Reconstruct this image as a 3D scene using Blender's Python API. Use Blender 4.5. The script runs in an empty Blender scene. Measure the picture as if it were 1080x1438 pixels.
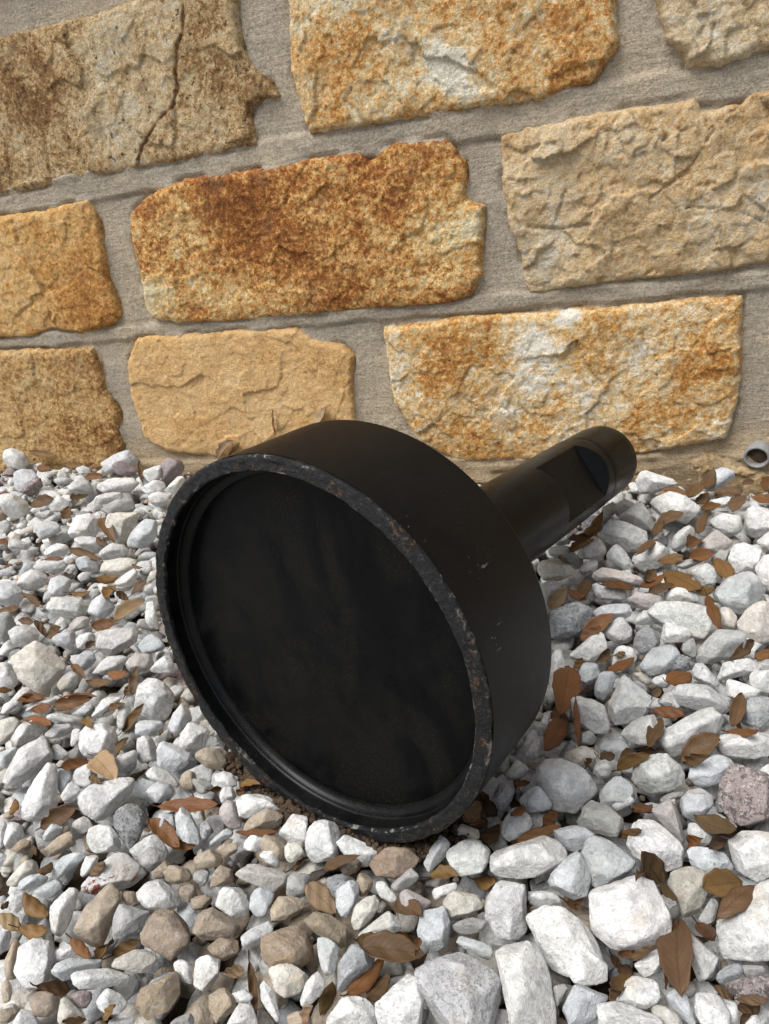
import bpy, math, random
import numpy as np
from mathutils import Matrix, Vector

rng = np.random.default_rng(7)
random.seed(7)
sc = bpy.context.scene
C = sc.collection
RAD = math.radians

# ------------------------------------------------------------------ camera
F_PX, CX, CY, PW, PH = 1043.0, 540.0, 719.0, 1080.0, 1438.0
CAM = np.array([0.0, 0.0, 0.45])
M = np.array([[0.9442258340, 0.2983974637, -0.1392714185],      # right
              [-0.0102640665, 0.4493972593, 0.8932730559],      # up
              [-0.3291386081, 0.8420220051, -0.4273952733]])    # forward
cam_d = bpy.data.cameras.new('camera')
cam = bpy.data.objects.new('camera', cam_d); C.objects.link(cam)
cam_d.sensor_fit = 'VERTICAL'; cam_d.sensor_height = 36.0
cam_d.lens = F_PX / PH * 36.0
cam_d.clip_start = 0.01; cam_d.clip_end = 500
rm = Matrix(((M[0][0], M[1][0], -M[2][0]), (M[0][1], M[1][1], -M[2][1]), (M[0][2], M[1][2], -M[2][2])))
cam.matrix_world = Matrix.Translation(Vector(CAM)) @ rm.to_4x4()
sc.camera = cam

# ------------------------------------------------------------------ sky, sun, exposure
SUN_EL, SUN_AZ = RAD(62), RAD(222)       # overcast daylight, from behind the camera
world = bpy.data.worlds.new('World'); sc.world = world; world.use_nodes = True
wn = world.node_tree.nodes; wl = world.node_tree.links; wn.clear()
sky = wn.new('ShaderNodeTexSky'); sky.sky_type = 'NISHITA'; sky.sun_disc = False
sky.sun_elevation = SUN_EL; sky.sun_rotation = SUN_AZ; sky.dust_density = 4.0; sky.air_density = 1.0
hs = wn.new('ShaderNodeHueSaturation'); hs.inputs['Saturation'].default_value = 0.32
bg = wn.new('ShaderNodeBackground'); bg.inputs['Strength'].default_value = 0.088
wo = wn.new('ShaderNodeOutputWorld')
wl.new(sky.outputs[0], hs.inputs['Color']); wl.new(hs.outputs[0], bg.inputs[0]); wl.new(bg.outputs[0], wo.inputs[0])
sun_d = bpy.data.lights.new('sun', 'SUN'); sun_d.energy = 2.2; sun_d.angle = RAD(38); sun_d.color = (1.0, 0.992, 0.98)
sun = bpy.data.objects.new('sun', sun_d); C.objects.link(sun)
to_sun = Vector((math.sin(SUN_AZ) * math.cos(SUN_EL), math.cos(SUN_AZ) * math.cos(SUN_EL), math.sin(SUN_EL)))
sun.rotation_euler = (-to_sun).to_track_quat('-Z', 'Y').to_euler(); sun.location = (0, -1, 4)
sc.view_settings.view_transform = 'Standard'; sc.view_settings.look = 'None'
sc.view_settings.gamma = 1.0; sc.view_settings.exposure = 0.68; sc.view_settings.use_curve_mapping = False
sc.render.engine = 'CYCLES'; sc.cycles.max_bounces = 6; sc.cycles.use_denoising = True

# ------------------------------------------------------------------ maths helpers
def ray(px, py):
    d = np.array([(px - CX) / F_PX, -(py - CY) / F_PX, 1.0]) @ M
    return d / np.linalg.norm(d)

def project(P):
    q = (np.atleast_2d(P) - CAM) @ M.T
    return np.stack([CX + F_PX * q[:, 0] / q[:, 2], CY - F_PX * q[:, 1] / q[:, 2], q[:, 2]], 1)

WALL_Y = 1.035
def ground_z(x, y):
    t = np.clip((np.asarray(y) - 0.45) / 0.5, 0, 1); t = t * t * (3 - 2 * t)
    return t * np.clip(-0.042 * (np.asarray(x) + 0.22), -0.016, 0.045)

def on_ground(px, py, dz=0.0):
    d = ray(px, py); z = 0.0
    for _ in range(8):
        t = (z + dz - CAM[2]) / d[2]; p = CAM + d * t
        if p[1] > WALL_Y - 0.012: p = CAM + d * ((WALL_Y - 0.012) / d[1])
        z = float(ground_z(p[0], p[1]))
    return p

def on_wall(px, py):
    d = ray(px, py); return CAM + d * (WALL_Y / d[1])

_perm = rng.permutation(256).astype(np.int64); _perm = np.concatenate([_perm, _perm, _perm])
_grad = rng.normal(size=(256, 3)); _grad /= np.linalg.norm(_grad, axis=1)[:, None]
def gnoise(P):
    P = np.asarray(P, float) + 1000.0
    i = np.floor(P).astype(np.int64); f = P - i; i &= 255
    u = f * f * f * (f * (f * 6 - 15) + 10)
    out = 0
    for dx in (0, 1):
        wx = u[:, 0] if dx else 1 - u[:, 0]
        for dy in (0, 1):
            wy = u[:, 1] if dy else 1 - u[:, 1]
            for dz in (0, 1):
                wz = u[:, 2] if dz else 1 - u[:, 2]
                h = _perm[_perm[_perm[(i[:, 0] + dx) & 255] + ((i[:, 1] + dy) & 255)] + ((i[:, 2] + dz) & 255)] & 255
                g = _grad[h]
                out = out + wx * wy * wz * (g[:, 0] * (f[:, 0] - dx) + g[:, 1] * (f[:, 1] - dy) + g[:, 2] * (f[:, 2] - dz))
    return out * 1.6
def fbm(P, n=4, lac=2.03, gain=0.5):
    a = 1.0; s = 0; P = np.asarray(P, float)
    for k in range(n):
        s = s + a * gnoise(P + 17.3 * k); P = P * lac; a *= gain
    return s
def ridged(P, n=4, gain=0.5):
    a = 1.0; s = 0; P = np.asarray(P, float)
    for k in range(n):
        s = s + a * (1 - 2 * np.abs(gnoise(P + 9.1 * k))); P = P * 2.1; a *= gain
    return s

def fast_mesh(name, V, T, smooth=True, attrs=None):
    V = np.asarray(V, np.float32); T = np.asarray(T, np.int32)
    me = bpy.data.meshes.new(name); k = T.shape[1]
    me.vertices.add(len(V)); me.vertices.foreach_set('co', V.ravel())
    me.loops.add(T.size); me.loops.foreach_set('vertex_index', T.ravel())
    me.polygons.add(len(T)); me.polygons.foreach_set('loop_start', np.arange(0, T.size, k, dtype=np.int32))
    try: me.polygons.foreach_set('loop_total', np.full(len(T), k, np.int32))
    except Exception: pass
    if smooth: me.polygons.foreach_set('use_smooth', np.ones(len(T), bool))
    me.update(calc_edges=True)
    for an, (kind, dat) in (attrs or {}).items():
        at = me.attributes.new(an, kind, 'POINT')
        at.data.foreach_set('color' if kind == 'FLOAT_COLOR' else 'value', np.asarray(dat, np.float32).ravel())
    return me
def obj(name, me, mat=None, parent=None):
    o = bpy.data.objects.new(name, me); C.objects.link(o)
    if mat is not None: me.materials.append(mat)
    if parent is not None: o.parent = parent
    return o
def tag(o, label=None, cat=None, group=None, kind=None):
    if label: o['label'] = label
    if cat: o['category'] = cat
    if group: o['group'] = group
    if kind: o['kind'] = kind
    return o
def empty(name, loc):
    o = bpy.data.objects.new(name, None); C.objects.link(o); o.location = loc; o.empty_display_size = 0.05
    return o

# ------------------------------------------------------------------ node helpers
class NT:
    def __init__(s, name):
        s.m = bpy.data.materials.new(name); s.m.use_nodes = True
        s.n = s.m.node_tree.nodes; s.l = s.m.node_tree.links
        s.b = s.n['Principled BSDF']
        s.tc = s.n.new('ShaderNodeTexCoord')
    def set(s, sock, v):
        if hasattr(v, 'is_linked') or hasattr(v, 'links'): s.l.new(v, sock)
        else:
            if isinstance(v, tuple) and len(v) == 3 and len(sock.default_value) == 4: v = v + (1,)
            sock.default_value = v
    def coord(s, off=(0, 0, 0), scale=(1, 1, 1), src='Object'):
        mp = s.n.new('ShaderNodeMapping'); mp.inputs['Location'].default_value = off; mp.inputs['Scale'].default_value = scale
        s.l.new(s.tc.outputs[src], mp.inputs[0]); return mp.outputs[0]
    def vadd(s, a, b):
        n = s.n.new('ShaderNodeVectorMath'); n.operation = 'ADD'; s.set(n.inputs[0], a); s.set(n.inputs[1], b); return n.outputs[0]
    def noise(s, vec, scale, detail=4, rough=0.55, dist=0.0):
        n = s.n.new('ShaderNodeTexNoise'); s.l.new(vec, n.inputs['Vector'])
        n.inputs['Scale'].default_value = scale; n.inputs['Detail'].default_value = detail
        n.inputs['Roughness'].default_value = rough; n.inputs['Distortion'].default_value = dist
        return n.outputs['Fac']
    def voro(s, vec, scale, feat='F1', rand=1.0):
        n = s.n.new('ShaderNodeTexVoronoi'); n.feature = feat; s.l.new(vec, n.inputs['Vector']); n.inputs['Scale'].default_value = scale
        n.inputs['Randomness'].default_value = rand
        return n.outputs['Distance']
    def step(s, v, a, b):
        n = s.n.new('ShaderNodeMapRange'); n.interpolation_type = 'SMOOTHSTEP'
        s.set(n.inputs[0], v); n.inputs[1].default_value = a; n.inputs[2].default_value = b
        return n.outputs[0]
    def math(s, op, a, b=0.0):
        n = s.n.new('ShaderNodeMath'); n.operation = op; s.set(n.inputs[0], a); s.set(n.inputs[1], b); return n.outputs[0]
    def mix(s, f, a, b, bt='MIX'):
        n = s.n.new('ShaderNodeMix'); n.data_type = 'RGBA'; n.blend_type = bt
        s.set(n.inputs[0], f); s.set(n.inputs[6], a); s.set(n.inputs[7], b); return n.outputs[2]
    def scalecol(s, col, fac):
        n = s.n.new('ShaderNodeVectorMath'); n.operation = 'SCALE'
        s.set(n.inputs[0], col); s.set(n.inputs['Scale'], fac); return n.outputs[0]
    def bump(s, h, strength, dist, prev=None):
        n = s.n.new('ShaderNodeBump'); n.inputs['Strength'].default_value = strength; n.inputs['Distance'].default_value = dist
        s.l.new(h, n.inputs['Height'])
        if prev is not None: s.l.new(prev, n.inputs['Normal'])
        return n.outputs[0]
    def attr(s, name):
        n = s.n.new('ShaderNodeAttribute'); n.attribute_name = name; return n
    def out(s, col=None, rough=None, nrm=None, spec=None):
        if col is not None: s.set(s.b.inputs['Base Color'], col)
        if rough is not None: s.set(s.b.inputs['Roughness'], rough)
        if nrm is not None: s.l.new(nrm, s.b.inputs['Normal'])
        if spec is not None: s.set(s.b.inputs['Specular IOR Level'], spec)
        return s.m

def srgb(r, g, b):
    return tuple(((v / 255) / 12.92 if v / 255 <= 0.04045 else ((v / 255 + 0.055) / 1.055) ** 2.4) for v in (r, g, b))

# ------------------------------------------------------------------ where the black cup lies (needed by its scuffs)
R0 = 0.15
CUP_C = np.array([-0.227795, 0.373985, 0.142452]); AX = np.array([0.285496, 0.953731, -0.094286]); AX /= np.linalg.norm(AX)
E2 = np.cross(AX, [0, 0, 1]); E2 /= np.linalg.norm(E2); E3 = np.cross(E2, AX)
SH_O = np.array([-0.198984, 0.460881, 0.129889]); SH_A = np.array([0.318019, 0.939181, -0.129626]); SH_A /= np.linalg.norm(SH_A)
S2 = np.cross(SH_A, [0, 0, 1]); S2 /= np.linalg.norm(S2); S3 = np.cross(S2, SH_A)
def to_cup(V):      # from the shank's own frame to the cup's
    W = SH_O + V[:, :1] * S2 + V[:, 1:2] * S3 + V[:, 2:] * SH_A - CUP_C
    return np.stack([W @ E2, W @ E3, W @ AX], 1)
Ri, D, L, rs, LS = .929 * R0, .142 * R0, .6143 * R0, .3056 * R0, 3.162 * R0
def knock(px, py, r, kr, shank=False):
    """where the view ray through a photographed scuff meets the cup's (or shank's) side, in the cup's frame"""
    O, A = (SH_O, SH_A) if shank else (CUP_C, AX); d = ray(px, py); a_ = d - A * (d @ A); b_ = (CAM - O) - A * ((CAM - O) @ A)
    qa, qb, qc = a_ @ a_, 2 * a_ @ b_, b_ @ b_ - r * r; disc = max(qb * qb - 4 * qa * qc, 0); X = CAM + d * ((-qb - disc ** .5) / 2 / qa) - CUP_C
    return (float(X @ E2), float(X @ E3), float(X @ AX), kr)
KNOCKS = {'shell': [knock(580, 742, R0, .016), knock(672, 788, R0, .020), knock(700, 900, R0, .022), knock(718, 1010, R0, .018)],
          'shank': [knock(712, 706, rs, .010, True), knock(772, 700, rs, .012, True), knock(783, 661, rs, .007, True), knock(862, 612, rs, .008, True)]}

# ------------------------------------------------------------------ materials
def limestone(name, off, cream, ochre, rust, pale, bias=0.0, spread=1.0, grain=1.0, pits=0.5, bump=1.0, grey=0.3):
    cream, ochre, rust, pale = [tuple(.92 * a + .08 * (.35 * c[0] + .5 * c[1] + .15 * c[2]) for a in c) for c in (cream, ochre, rust, pale)]
    t = NT(name); v = t.coord(off)
    hue = t.attr('hue').outputs['Fac']
    n1 = t.noise(v, 8, 6, 0.6, 0.4); n2 = t.noise(t.vadd(v, (3, 1, 7)), 30, 7, 0.65, 0.5)
    n3 = t.noise(t.vadd(v, (8.1, 2.7, 5.3)), 150, 6, 0.75, 0.4); n4 = t.noise(t.vadd(v, (1.1, 4.7, 9.3)), 330, 4, 0.75, 0.3)
    n5 = t.noise(t.vadd(v, (6.1, 0.7, 2.3)), 620, 2, 0.6)
    tot = t.math('ADD', t.math('MULTIPLY', n1, 0.28), t.math('ADD', t.math('MULTIPLY', n2, 0.24), t.math('MULTIPLY', n3, 0.48)))
    tot = t.math('ADD', t.math('ADD', tot, bias * 0.1), t.math('MULTIPLY', hue, 0.10))
    r = t.n.new('ShaderNodeValToRGB'); t.l.new(tot, r.inputs[0]); cr = r.color_ramp
    mid = tuple((a + b) / 2 for a, b in zip(cream, ochre)); dark = tuple(a * 0.5 for a in rust)
    st = [(.405, pale), (.455, cream), (.495, mid), (.525, ochre), (.575, rust), (.66, dark)]
    cr.elements[0].position = 0.5 + (st[0][0] - 0.5) * spread; cr.elements[0].color = st[0][1] + (1,)
    cr.elements[1].position = 0.5 + (st[-1][0] - 0.5) * spread; cr.elements[1].color = st[-1][1] + (1,)
    for pos, c in st[1:-1]:
        e = cr.elements.new(0.5 + (pos - 0.5) * spread); e.color = c + (1,)
    col = r.outputs[0]
    # weathered grey flecks and dark pits
    gf = t.step(t.math('ADD', t.math('MULTIPLY', t.noise(t.vadd(v, (5, 5, 1)), 22, 5, 0.6), 0.55), t.math('MULTIPLY', n4, 0.45)), 0.545, 0.62)
    col = t.mix(t.math('MULTIPLY', gf, grey), col, srgb(128, 116, 98))
    g = t.math('MAXIMUM', t.math('ADD', 1.0 - 1.35 * grain, t.math('ADD', t.math('MULTIPLY', n4, 1.75 * grain), t.math('MULTIPLY', n5, 0.95 * grain))), 0.3)
    col = t.scalecol(col, g)
    pit = t.step(t.noise(t.vadd(v, (2, 9, 4)), 120, 3, 0.65), 0.72 - 0.055 * pits, 0.76 - 0.045 * pits)
    col = t.mix(t.math('MULTIPLY', pit, 0.8), col, srgb(66, 50, 34))
    col = t.mix(t.attr('stain').outputs['Fac'], col, srgb(112, 76, 38))
    h = t.math('ADD', t.math('MULTIPLY', n3, 0.9), t.math('SUBTRACT', t.math('MULTIPLY', n4, 0.6), t.math('MULTIPLY', pit, 0.35)))
    nb = t.bump(h, 0.95, 0.0040 * bump)
    nb = t.bump(n5, 0.7, 0.0012 * bump, nb)
    return t.out(col, 0.9, nb, 0.2)

def mortar_mat():
    t = NT('mortar'); v = t.coord()
    a = t.noise(v, 7, 5, 0.6); b = t.noise(v, 420, 3, 0.7); c = t.noise(t.coord(scale=(0.35, 1, 2.4)), 90, 5, 0.65); e = t.noise(t.vadd(v, (3, 3, 3)), 200, 4, 0.7)
    col = t.mix(t.step(a, 0.35, 0.68), srgb(160, 151, 136), srgb(172, 158, 137))
    low = t.n.new('ShaderNodeSeparateXYZ'); t.l.new(t.tc.outputs['Object'], low.inputs[0])
    # the foot of the wall is smeared with a warmer, sandier mortar than the joints above
    col = t.mix(t.math('MULTIPLY', t.step(low.outputs[2], 0.085, 0.02), 0.75), col, srgb(168, 147, 115))
    # rain-splashed dirt along the foot, and old damp blotches
    dirt = t.step(t.math('ADD', low.outputs[2], t.math('MULTIPLY', t.math('SUBTRACT', t.noise(t.vadd(v, (2, 2, 2)), 24, 6, 0.7), 0.5), 0.12)), 0.022, -0.018)
    col = t.mix(t.math('MULTIPLY', dirt, 0.7), col, srgb(104, 86, 64))
    col = t.mix(t.math('MULTIPLY', t.step(t.noise(t.vadd(v, (7, 1, 4)), 15, 6, 0.7), 0.54, 0.68), 0.4), col, srgb(128, 120, 106))
    g = t.math('ADD', -0.55, t.math('ADD', t.math('MULTIPLY', b, 1.7), t.math('ADD', t.math('MULTIPLY', c, 0.45), t.math('MULTIPLY', e, 0.95))))
    col = t.scalecol(col, t.math('MAXIMUM', g, 0.4))
    nb = t.bump(t.math('ADD', c, e), 0.7, 0.0026); nb = t.bump(b, 0.9, 0.0014, nb)
    return t.out(col, 0.95, nb, 0.15)

def rock_mat(name, per_object, rusty=False):
    t = NT(name)
    if per_object:
        oi = t.n.new('ShaderNodeObjectInfo'); colsrc, alpha, rnd = oi.outputs['Color'], oi.outputs['Alpha'], oi.outputs['Random']
        v = t.n.new('ShaderNodeVectorMath'); v.operation = 'ADD'; t.l.new(t.tc.outputs['Object'], v.inputs[0])
        cb = t.n.new('ShaderNodeCombineXYZ'); t.set(cb.inputs[0], t.math('MULTIPLY', rnd, 37.0)); t.set(cb.inputs[1], t.math('MULTIPLY', rnd, 91.0))
        t.l.new(cb.outputs[0], v.inputs[1]); v = v.outputs[0]
    else:
        at = t.attr('tone'); colsrc, alpha = at.outputs['Color'], at.outputs['Alpha']; v = t.coord()
    a = t.noise(v, 38, 4, 0.6, 0.5); b = t.noise(v, 210, 5, 0.75, 0.3); c = t.noise(t.vadd(v, (5, 3, 1)), 640, 3, 0.7)
    d = t.noise(t.vadd(v, (2, 8, 6)), 70, 6, 0.7, 1.8); e = t.noise(t.vadd(v, (4, 1, 9)), 115, 6, 0.75, 0.3)
    col = t.scalecol(colsrc, t.math('ADD', 0.78, t.math('MULTIPLY', a, 0.44)))
    # sugary crystals: paler and greyer grains side by side
    grain = t.step(t.math('ADD', t.math('MULTIPLY', b, 0.55), t.math('MULTIPLY', e, 0.45)), 0.43, 0.58)
    col = t.scalecol(col, t.math('ADD', 0.74, t.math('MULTIPLY', grain, 0.36)))
    vein = t.math('SUBTRACT', 1.0, t.step(t.math('ABSOLUTE', t.math('SUBTRACT', d, 0.5)), 0.0, 0.030))
    col = t.mix(t.math('MULTIPLY', vein, 0.30), col, (0.36, 0.365, 0.37))
    sp = t.math('MULTIPLY', t.step(t.math('ADD', t.math('MULTIPLY', b, 0.6), t.math('MULTIPLY', c, 0.4)), 0.485, 0.56), alpha)
    col = t.mix(sp, col, t.scalecol(colsrc, 0.30))
    lt = t.math('MULTIPLY', t.step(t.noise(t.vadd(v, (7, 7, 2)), 260, 4, 0.7, 0.4), 0.56, 0.63), t.math('MULTIPLY', alpha, 0.55))
    col = t.mix(lt, col, (0.62, 0.61, 0.60))
    if rusty: col = t.mix(t.step(t.noise(t.vadd(v, (1, 2, 3)), 34, 7, 0.75, 0.5), 0.57, 0.61), col, srgb(122, 58, 34))
    col = t.scalecol(col, t.math('ADD', 0.62, t.math('MULTIPLY', c, 0.76)))
    # earth rubbed into hollows here and there, and tiny pits
    y = t.math('MULTIPLY', t.step(t.noise(t.vadd(v, (9, 1, 7)), 26, 6, 0.7), 0.56, 0.70), 0.42)
    col = t.mix(y, col, t.mix(1.0, colsrc, (0.86, 0.70, 0.50), 'MULTIPLY'))
    pit = t.step(t.noise(t.vadd(v, (3, 6, 8)), 330, 2, 0.5), 0.715, 0.75)
    col = t.mix(t.math('MULTIPLY', pit, 0.55), col, (0.16, 0.13, 0.10))
    nb = t.bump(e, 0.9, 0.0028); nb = t.bump(t.math('SUBTRACT', b, t.math('MULTIPLY', pit, 0.5)), 0.8, 0.0014, nb); nb = t.bump(c, 0.7, 0.0006, nb)
    return t.out(col, 0.78, nb, 0.3)

def leaf_mat():
    t = NT('dead_leaf'); oi = t.n.new('ShaderNodeObjectInfo')
    v = t.coord(); uv = t.attr('blade')
    a = t.noise(v, 60, 5, 0.6); b = t.noise(v, 240, 4, 0.7)
    col = t.scalecol(oi.outputs['Color'], t.math('ADD', 0.62, t.math('MULTIPLY', a, 0.76)))
    sep = t.n.new('ShaderNodeSeparateColor'); t.l.new(uv.outputs['Color'], sep.inputs[0])
    rib = t.math('SUBTRACT', 1.0, t.step(sep.outputs[1], 0.02, 0.09))
    w = t.math('SINE', t.math('MULTIPLY', t.math('SUBTRACT', t.math('MULTIPLY', sep.outputs[0], 9.0), t.math('MULTIPLY', sep.outputs[1], 2.2)), 6.2832))
    ven = t.step(w, 0.80, 0.99)
    col = t.mix(t.math('MULTIPLY', rib, 0.55), col, t.scalecol(oi.outputs['Color'], 0.5))
    col = t.mix(t.math('MULTIPLY', ven, 0.22), col, t.scalecol(oi.outputs['Color'], 0.5))
    sp = t.step(b, 0.66, 0.74)
    col = t.mix(t.math('MULTIPLY', sp, 0.6), col, (0.03, 0.02, 0.012))
    h = t.math('ADD', t.math('MULTIPLY', ven, -0.5), t.math('MULTIPLY', a, 0.8))
    nb = t.bump(h, 0.4, 0.0009)
    return t.out(col, 0.55, nb, 0.25)

def steel_mat(name, kind):
    t = NT(name); v = t.coord()
    fine = t.noise(v, 900, 3, 0.7); big = t.noise(v, 9, 5, 0.6, 0.5); mid = t.noise(v, 60, 6, 0.7)
    base = (0.0024, 0.0027, 0.0031)
    if kind == 'rim':
        r1 = t.noise(v, 60, 8, 0.75, 0.8); r2 = t.noise(t.vadd(v, (4, 4, 4)), 420, 5, 0.75, 0.4); r3 = t.noise(t.vadd(v, (9, 2, 5)), 150, 6, 0.75, 0.6)
        fl = t.n.new('ShaderNodeVectorMath'); fl.operation = 'MULTIPLY'; t.l.new(t.tc.outputs['Object'], fl.inputs[0]); fl.inputs[1].default_value = (1, 1, 0)
        ln = t.n.new('ShaderNodeVectorMath'); ln.operation = 'LENGTH'; t.l.new(fl.outputs[0], ln.inputs[0]); rad = ln.outputs['Value']
        col = t.mix(t.math('MULTIPLY', t.step(r2, 0.50, 0.66), t.step(r3, 0.42, 0.58)), (0.0045, 0.005, 0.0055), (0.045, 0.043, 0.040))
        col = t.mix(t.math('MULTIPLY', t.step(t.math('ADD', t.math('MULTIPLY', r1, 0.6), t.math('MULTIPLY', r2, 0.4)), 0.545, 0.61), 0.85), col, (0.13, 0.062, 0.024))
        edge = t.math('MAXIMUM', t.step(rad, R0 - 0.0022, R0 - 0.0008), t.step(rad, Ri + 0.0014, Ri + 0.0004))
        wear = t.math('MULTIPLY', edge, t.step(t.math('ADD', t.math('MULTIPLY', r3, 0.5), t.math('MULTIPLY', r1, 0.5)), 0.50, 0.60))
        col = t.mix(t.math('MULTIPLY', t.math('MULTIPLY', wear, t.step(big, 0.42, 0.60)), 0.9), col, (0.40, 0.38, 0.35))
        nb = t.bump(t.math('ADD', r3, t.math('MULTIPLY', r2, 0.6)), 0.9, 0.0028)
        return t.out(col, 0.5, nb, 0.35)
    dustn = t.noise(t.vadd(v, (1, 5, 2)), 1300, 2, 0.6)
    amt = {'floor': 0.26, 'shell': 0.16, 'inner': 0.40, 'shank': 0.08}[kind]
    # dust wiped in broad smears; on the floor its gaps paint dark reflections
    smear = t.noise(t.coord(off=(2, 3, 0), scale=(1.0, 0.55, 1)), 13, 3, 0.5, 2.2)
    region = t.math('MULTIPLY', t.step(smear, 0.36, 0.58), t.step(t.math('ADD', t.math('MULTIPLY', big, 0.6), t.math('MULTIPLY', mid, 0.4)), 0.36, 0.56))
    d = t.math('MULTIPLY', t.step(dustn, 0.56, 0.72), t.math('MULTIPLY', region, amt))
    col = t.mix(d, base, (0.15, 0.125, 0.095))
    film = {'floor': 0.013, 'shell': 0.003, 'inner': 0.004, 'shank': 0.002}[kind]
    col = t.mix(t.math('MULTIPLY', region, film), col, (0.20, 0.175, 0.14))
    if kind in ('shell', 'shank'):
        # scuffs gathered where it has been knocked: short scratches of mixed length and a few chips
        sc1 = t.noise(t.coord(off=(3, 1, 2), scale=(1, 1, 0.22)), 230, 3, 0.6, 0.6); sc2 = t.noise(t.coord(off=(6, 1, 2), scale=(0.3, 1.2, 1)), 300, 3, 0.6, 0.4)
        scr = t.math('MAXIMUM', t.step(sc1, 0.665, 0.72), t.step(sc2, 0.675, 0.73))
        hits = KNOCKS[kind]; m = None
        for (kx, ky, kz, kr) in hits:
            dv = t.n.new('ShaderNodeVectorMath'); dv.operation = 'DISTANCE'; t.l.new(v, dv.inputs[0]); dv.inputs[1].default_value = (kx, ky, kz)
            q = t.math('SUBTRACT', 1.0, t.step(t.math('ADD', dv.outputs['Value'], t.math('MULTIPLY', t.math('SUBTRACT', mid, 0.5), kr)), 0.0, kr))
            m = q if m is None else t.math('MAXIMUM', m, q)
        col = t.mix(t.math('MULTIPLY', t.math('MULTIPLY', scr, m), 0.5), col, (0.24, 0.25, 0.26))
        few = t.math('MULTIPLY', t.step(t.noise(v, 260, 2, 0.5), 0.80, 0.83), 0.35)
        col = t.mix(few, col, (0.28, 0.28, 0.27))
    lo_r = {'floor': 0.22, 'shell': 0.33, 'inner': 0.24, 'shank': 0.22}[kind]
    ro = t.math('ADD', lo_r, t.math('ADD', t.math('MULTIPLY', mid, 0.12), t.math('MULTIPLY', region, 0.22 if kind == 'floor' else 0.06)))
    nb = t.bump(fine, 0.15, 0.0004); nb = t.bump(mid, 0.12, 0.001, nb)
    return t.out(col, ro, nb, {'floor': 0.11, 'shell': 0.15, 'inner': 0.17, 'shank': 0.12}[kind])

def soil_mat():
    t = NT('soil'); v = t.coord()
    a = t.noise(v, 30, 6, 0.7); b = t.noise(v, 300, 4, 0.7)
    col = t.mix(t.step(a, 0.3, 0.7), (0.045, 0.030, 0.020), (0.105, 0.075, 0.050))
    col = t.scalecol(col, t.math('ADD', 0.6, t.math('MULTIPLY', b, 0.8)))
    nb = t.bump(b, 0.9, 0.003)
    return t.out(col, 0.95, nb, 0.1)

def ground_mat():
    # soil under the gravel bed; beyond it the same pale gravel, too far out to pick stones apart
    t = NT('ground'); v = t.coord()
    a = t.noise(v, 30, 6, 0.7); b = t.noise(v, 300, 4, 0.7)
    soil = t.mix(t.step(a, 0.3, 0.7), (0.045, 0.030, 0.020), (0.105, 0.075, 0.050))
    cell = t.n.new('ShaderNodeTexVoronoi'); t.l.new(v, cell.inputs['Vector']); cell.inputs['Scale'].default_value = 32
    sepc = t.n.new('ShaderNodeSeparateColor'); t.l.new(cell.outputs['Color'], sepc.inputs[0])
    grav = t.mix(sepc.outputs[0], (0.66, 0.66, 0.64), (0.40, 0.37, 0.33))
    grav = t.mix(t.step(cell.outputs['Distance'], 0.45, 0.75), grav, (0.10, 0.08, 0.06))
    sx = t.n.new('ShaderNodeSeparateXYZ'); t.l.new(t.tc.outputs['Object'], sx.inputs[0])
    ox = t.step(t.math('ABSOLUTE', t.math('ADD', sx.outputs[0], 0.35)), 1.35, 1.5)
    oy = t.step(sx.outputs[1], -0.30, -0.45)
    col = t.mix(t.math('MAXIMUM', ox, oy), soil, grav)
    nb = t.bump(t.math('ADD', b, t.math('MULTIPLY', cell.outputs['Distance'], -2.0)), 0.8, 0.006)
    return t.out(col, 0.95, nb, 0.1)

def pvc_mat():
    t = NT('grey_plastic'); v = t.coord(); b = t.noise(v, 160, 4, 0.7)
    return t.out(t.scalecol((0.24, 0.24, 0.235), t.math('ADD', 0.6, t.math('MULTIPLY', b, 0.8))), 0.6, t.bump(b, 0.3, 0.001), 0.3)

MAT_MORTAR = mortar_mat(); MAT_ROCK = rock_mat('gravel_stone', True); MAT_RUSTY = rock_mat('rust_spotted_stone', True, True); MAT_BED = rock_mat('gravel_bed', False)
MAT_LEAF = leaf_mat(); MAT_SOIL = soil_mat(); MAT_GROUND = ground_mat(); MAT_PVC = pvc_mat()
MAT_STEEL = {k: steel_mat('black_steel_' + k, k) for k in ('floor', 'shell', 'inner', 'shank', 'rim')}

# ------------------------------------------------------------------ ground sheet
def grid_mesh(xs, ys, zf):
    X, Y = np.meshgrid(xs, ys); V = np.stack([X.ravel(), Y.ravel(), zf(X.ravel(), Y.ravel())], 1)
    nx, ny = len(xs), len(ys); i = np.arange(nx * ny).reshape(ny, nx)
    T = np.stack([i[:-1, :-1].ravel(), i[:-1, 1:].ravel(), i[1:, 1:].ravel(), i[1:, :-1].ravel()], 1)
    return V, T
gx = np.concatenate([[-200, -60, -15, -5], np.arange(-2.1, 1.5, 0.02), [5, 15, 60, 200]])
gy = np.concatenate([[-200, -60, -15, -4], np.arange(-0.6, 1.081, 0.02), [1.4, 5, 20, 60, 200]])
def gz(x, y):
    n = fbm(np.stack([x * 14, y * 14, x * 0], 1), 3) * 0.006
    near = (np.abs(x + 0.3) < 2) & (y > -0.7) & (y < 1.2)
    inner = np.clip(1 - np.maximum(np.maximum(np.abs(x + 0.35) - 1.25, -0.25 - y), 0) / 0.25, 0, 1)
    return ground_z(x, y) * (y < 1.2) + np.where(near, n, 0) - 0.036 * inner - 0.004
V, T = grid_mesh(gx, gy, gz)
ground = obj('ground', fast_mesh('ground', V, T), MAT_GROUND); tag(ground, kind='structure')

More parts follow.
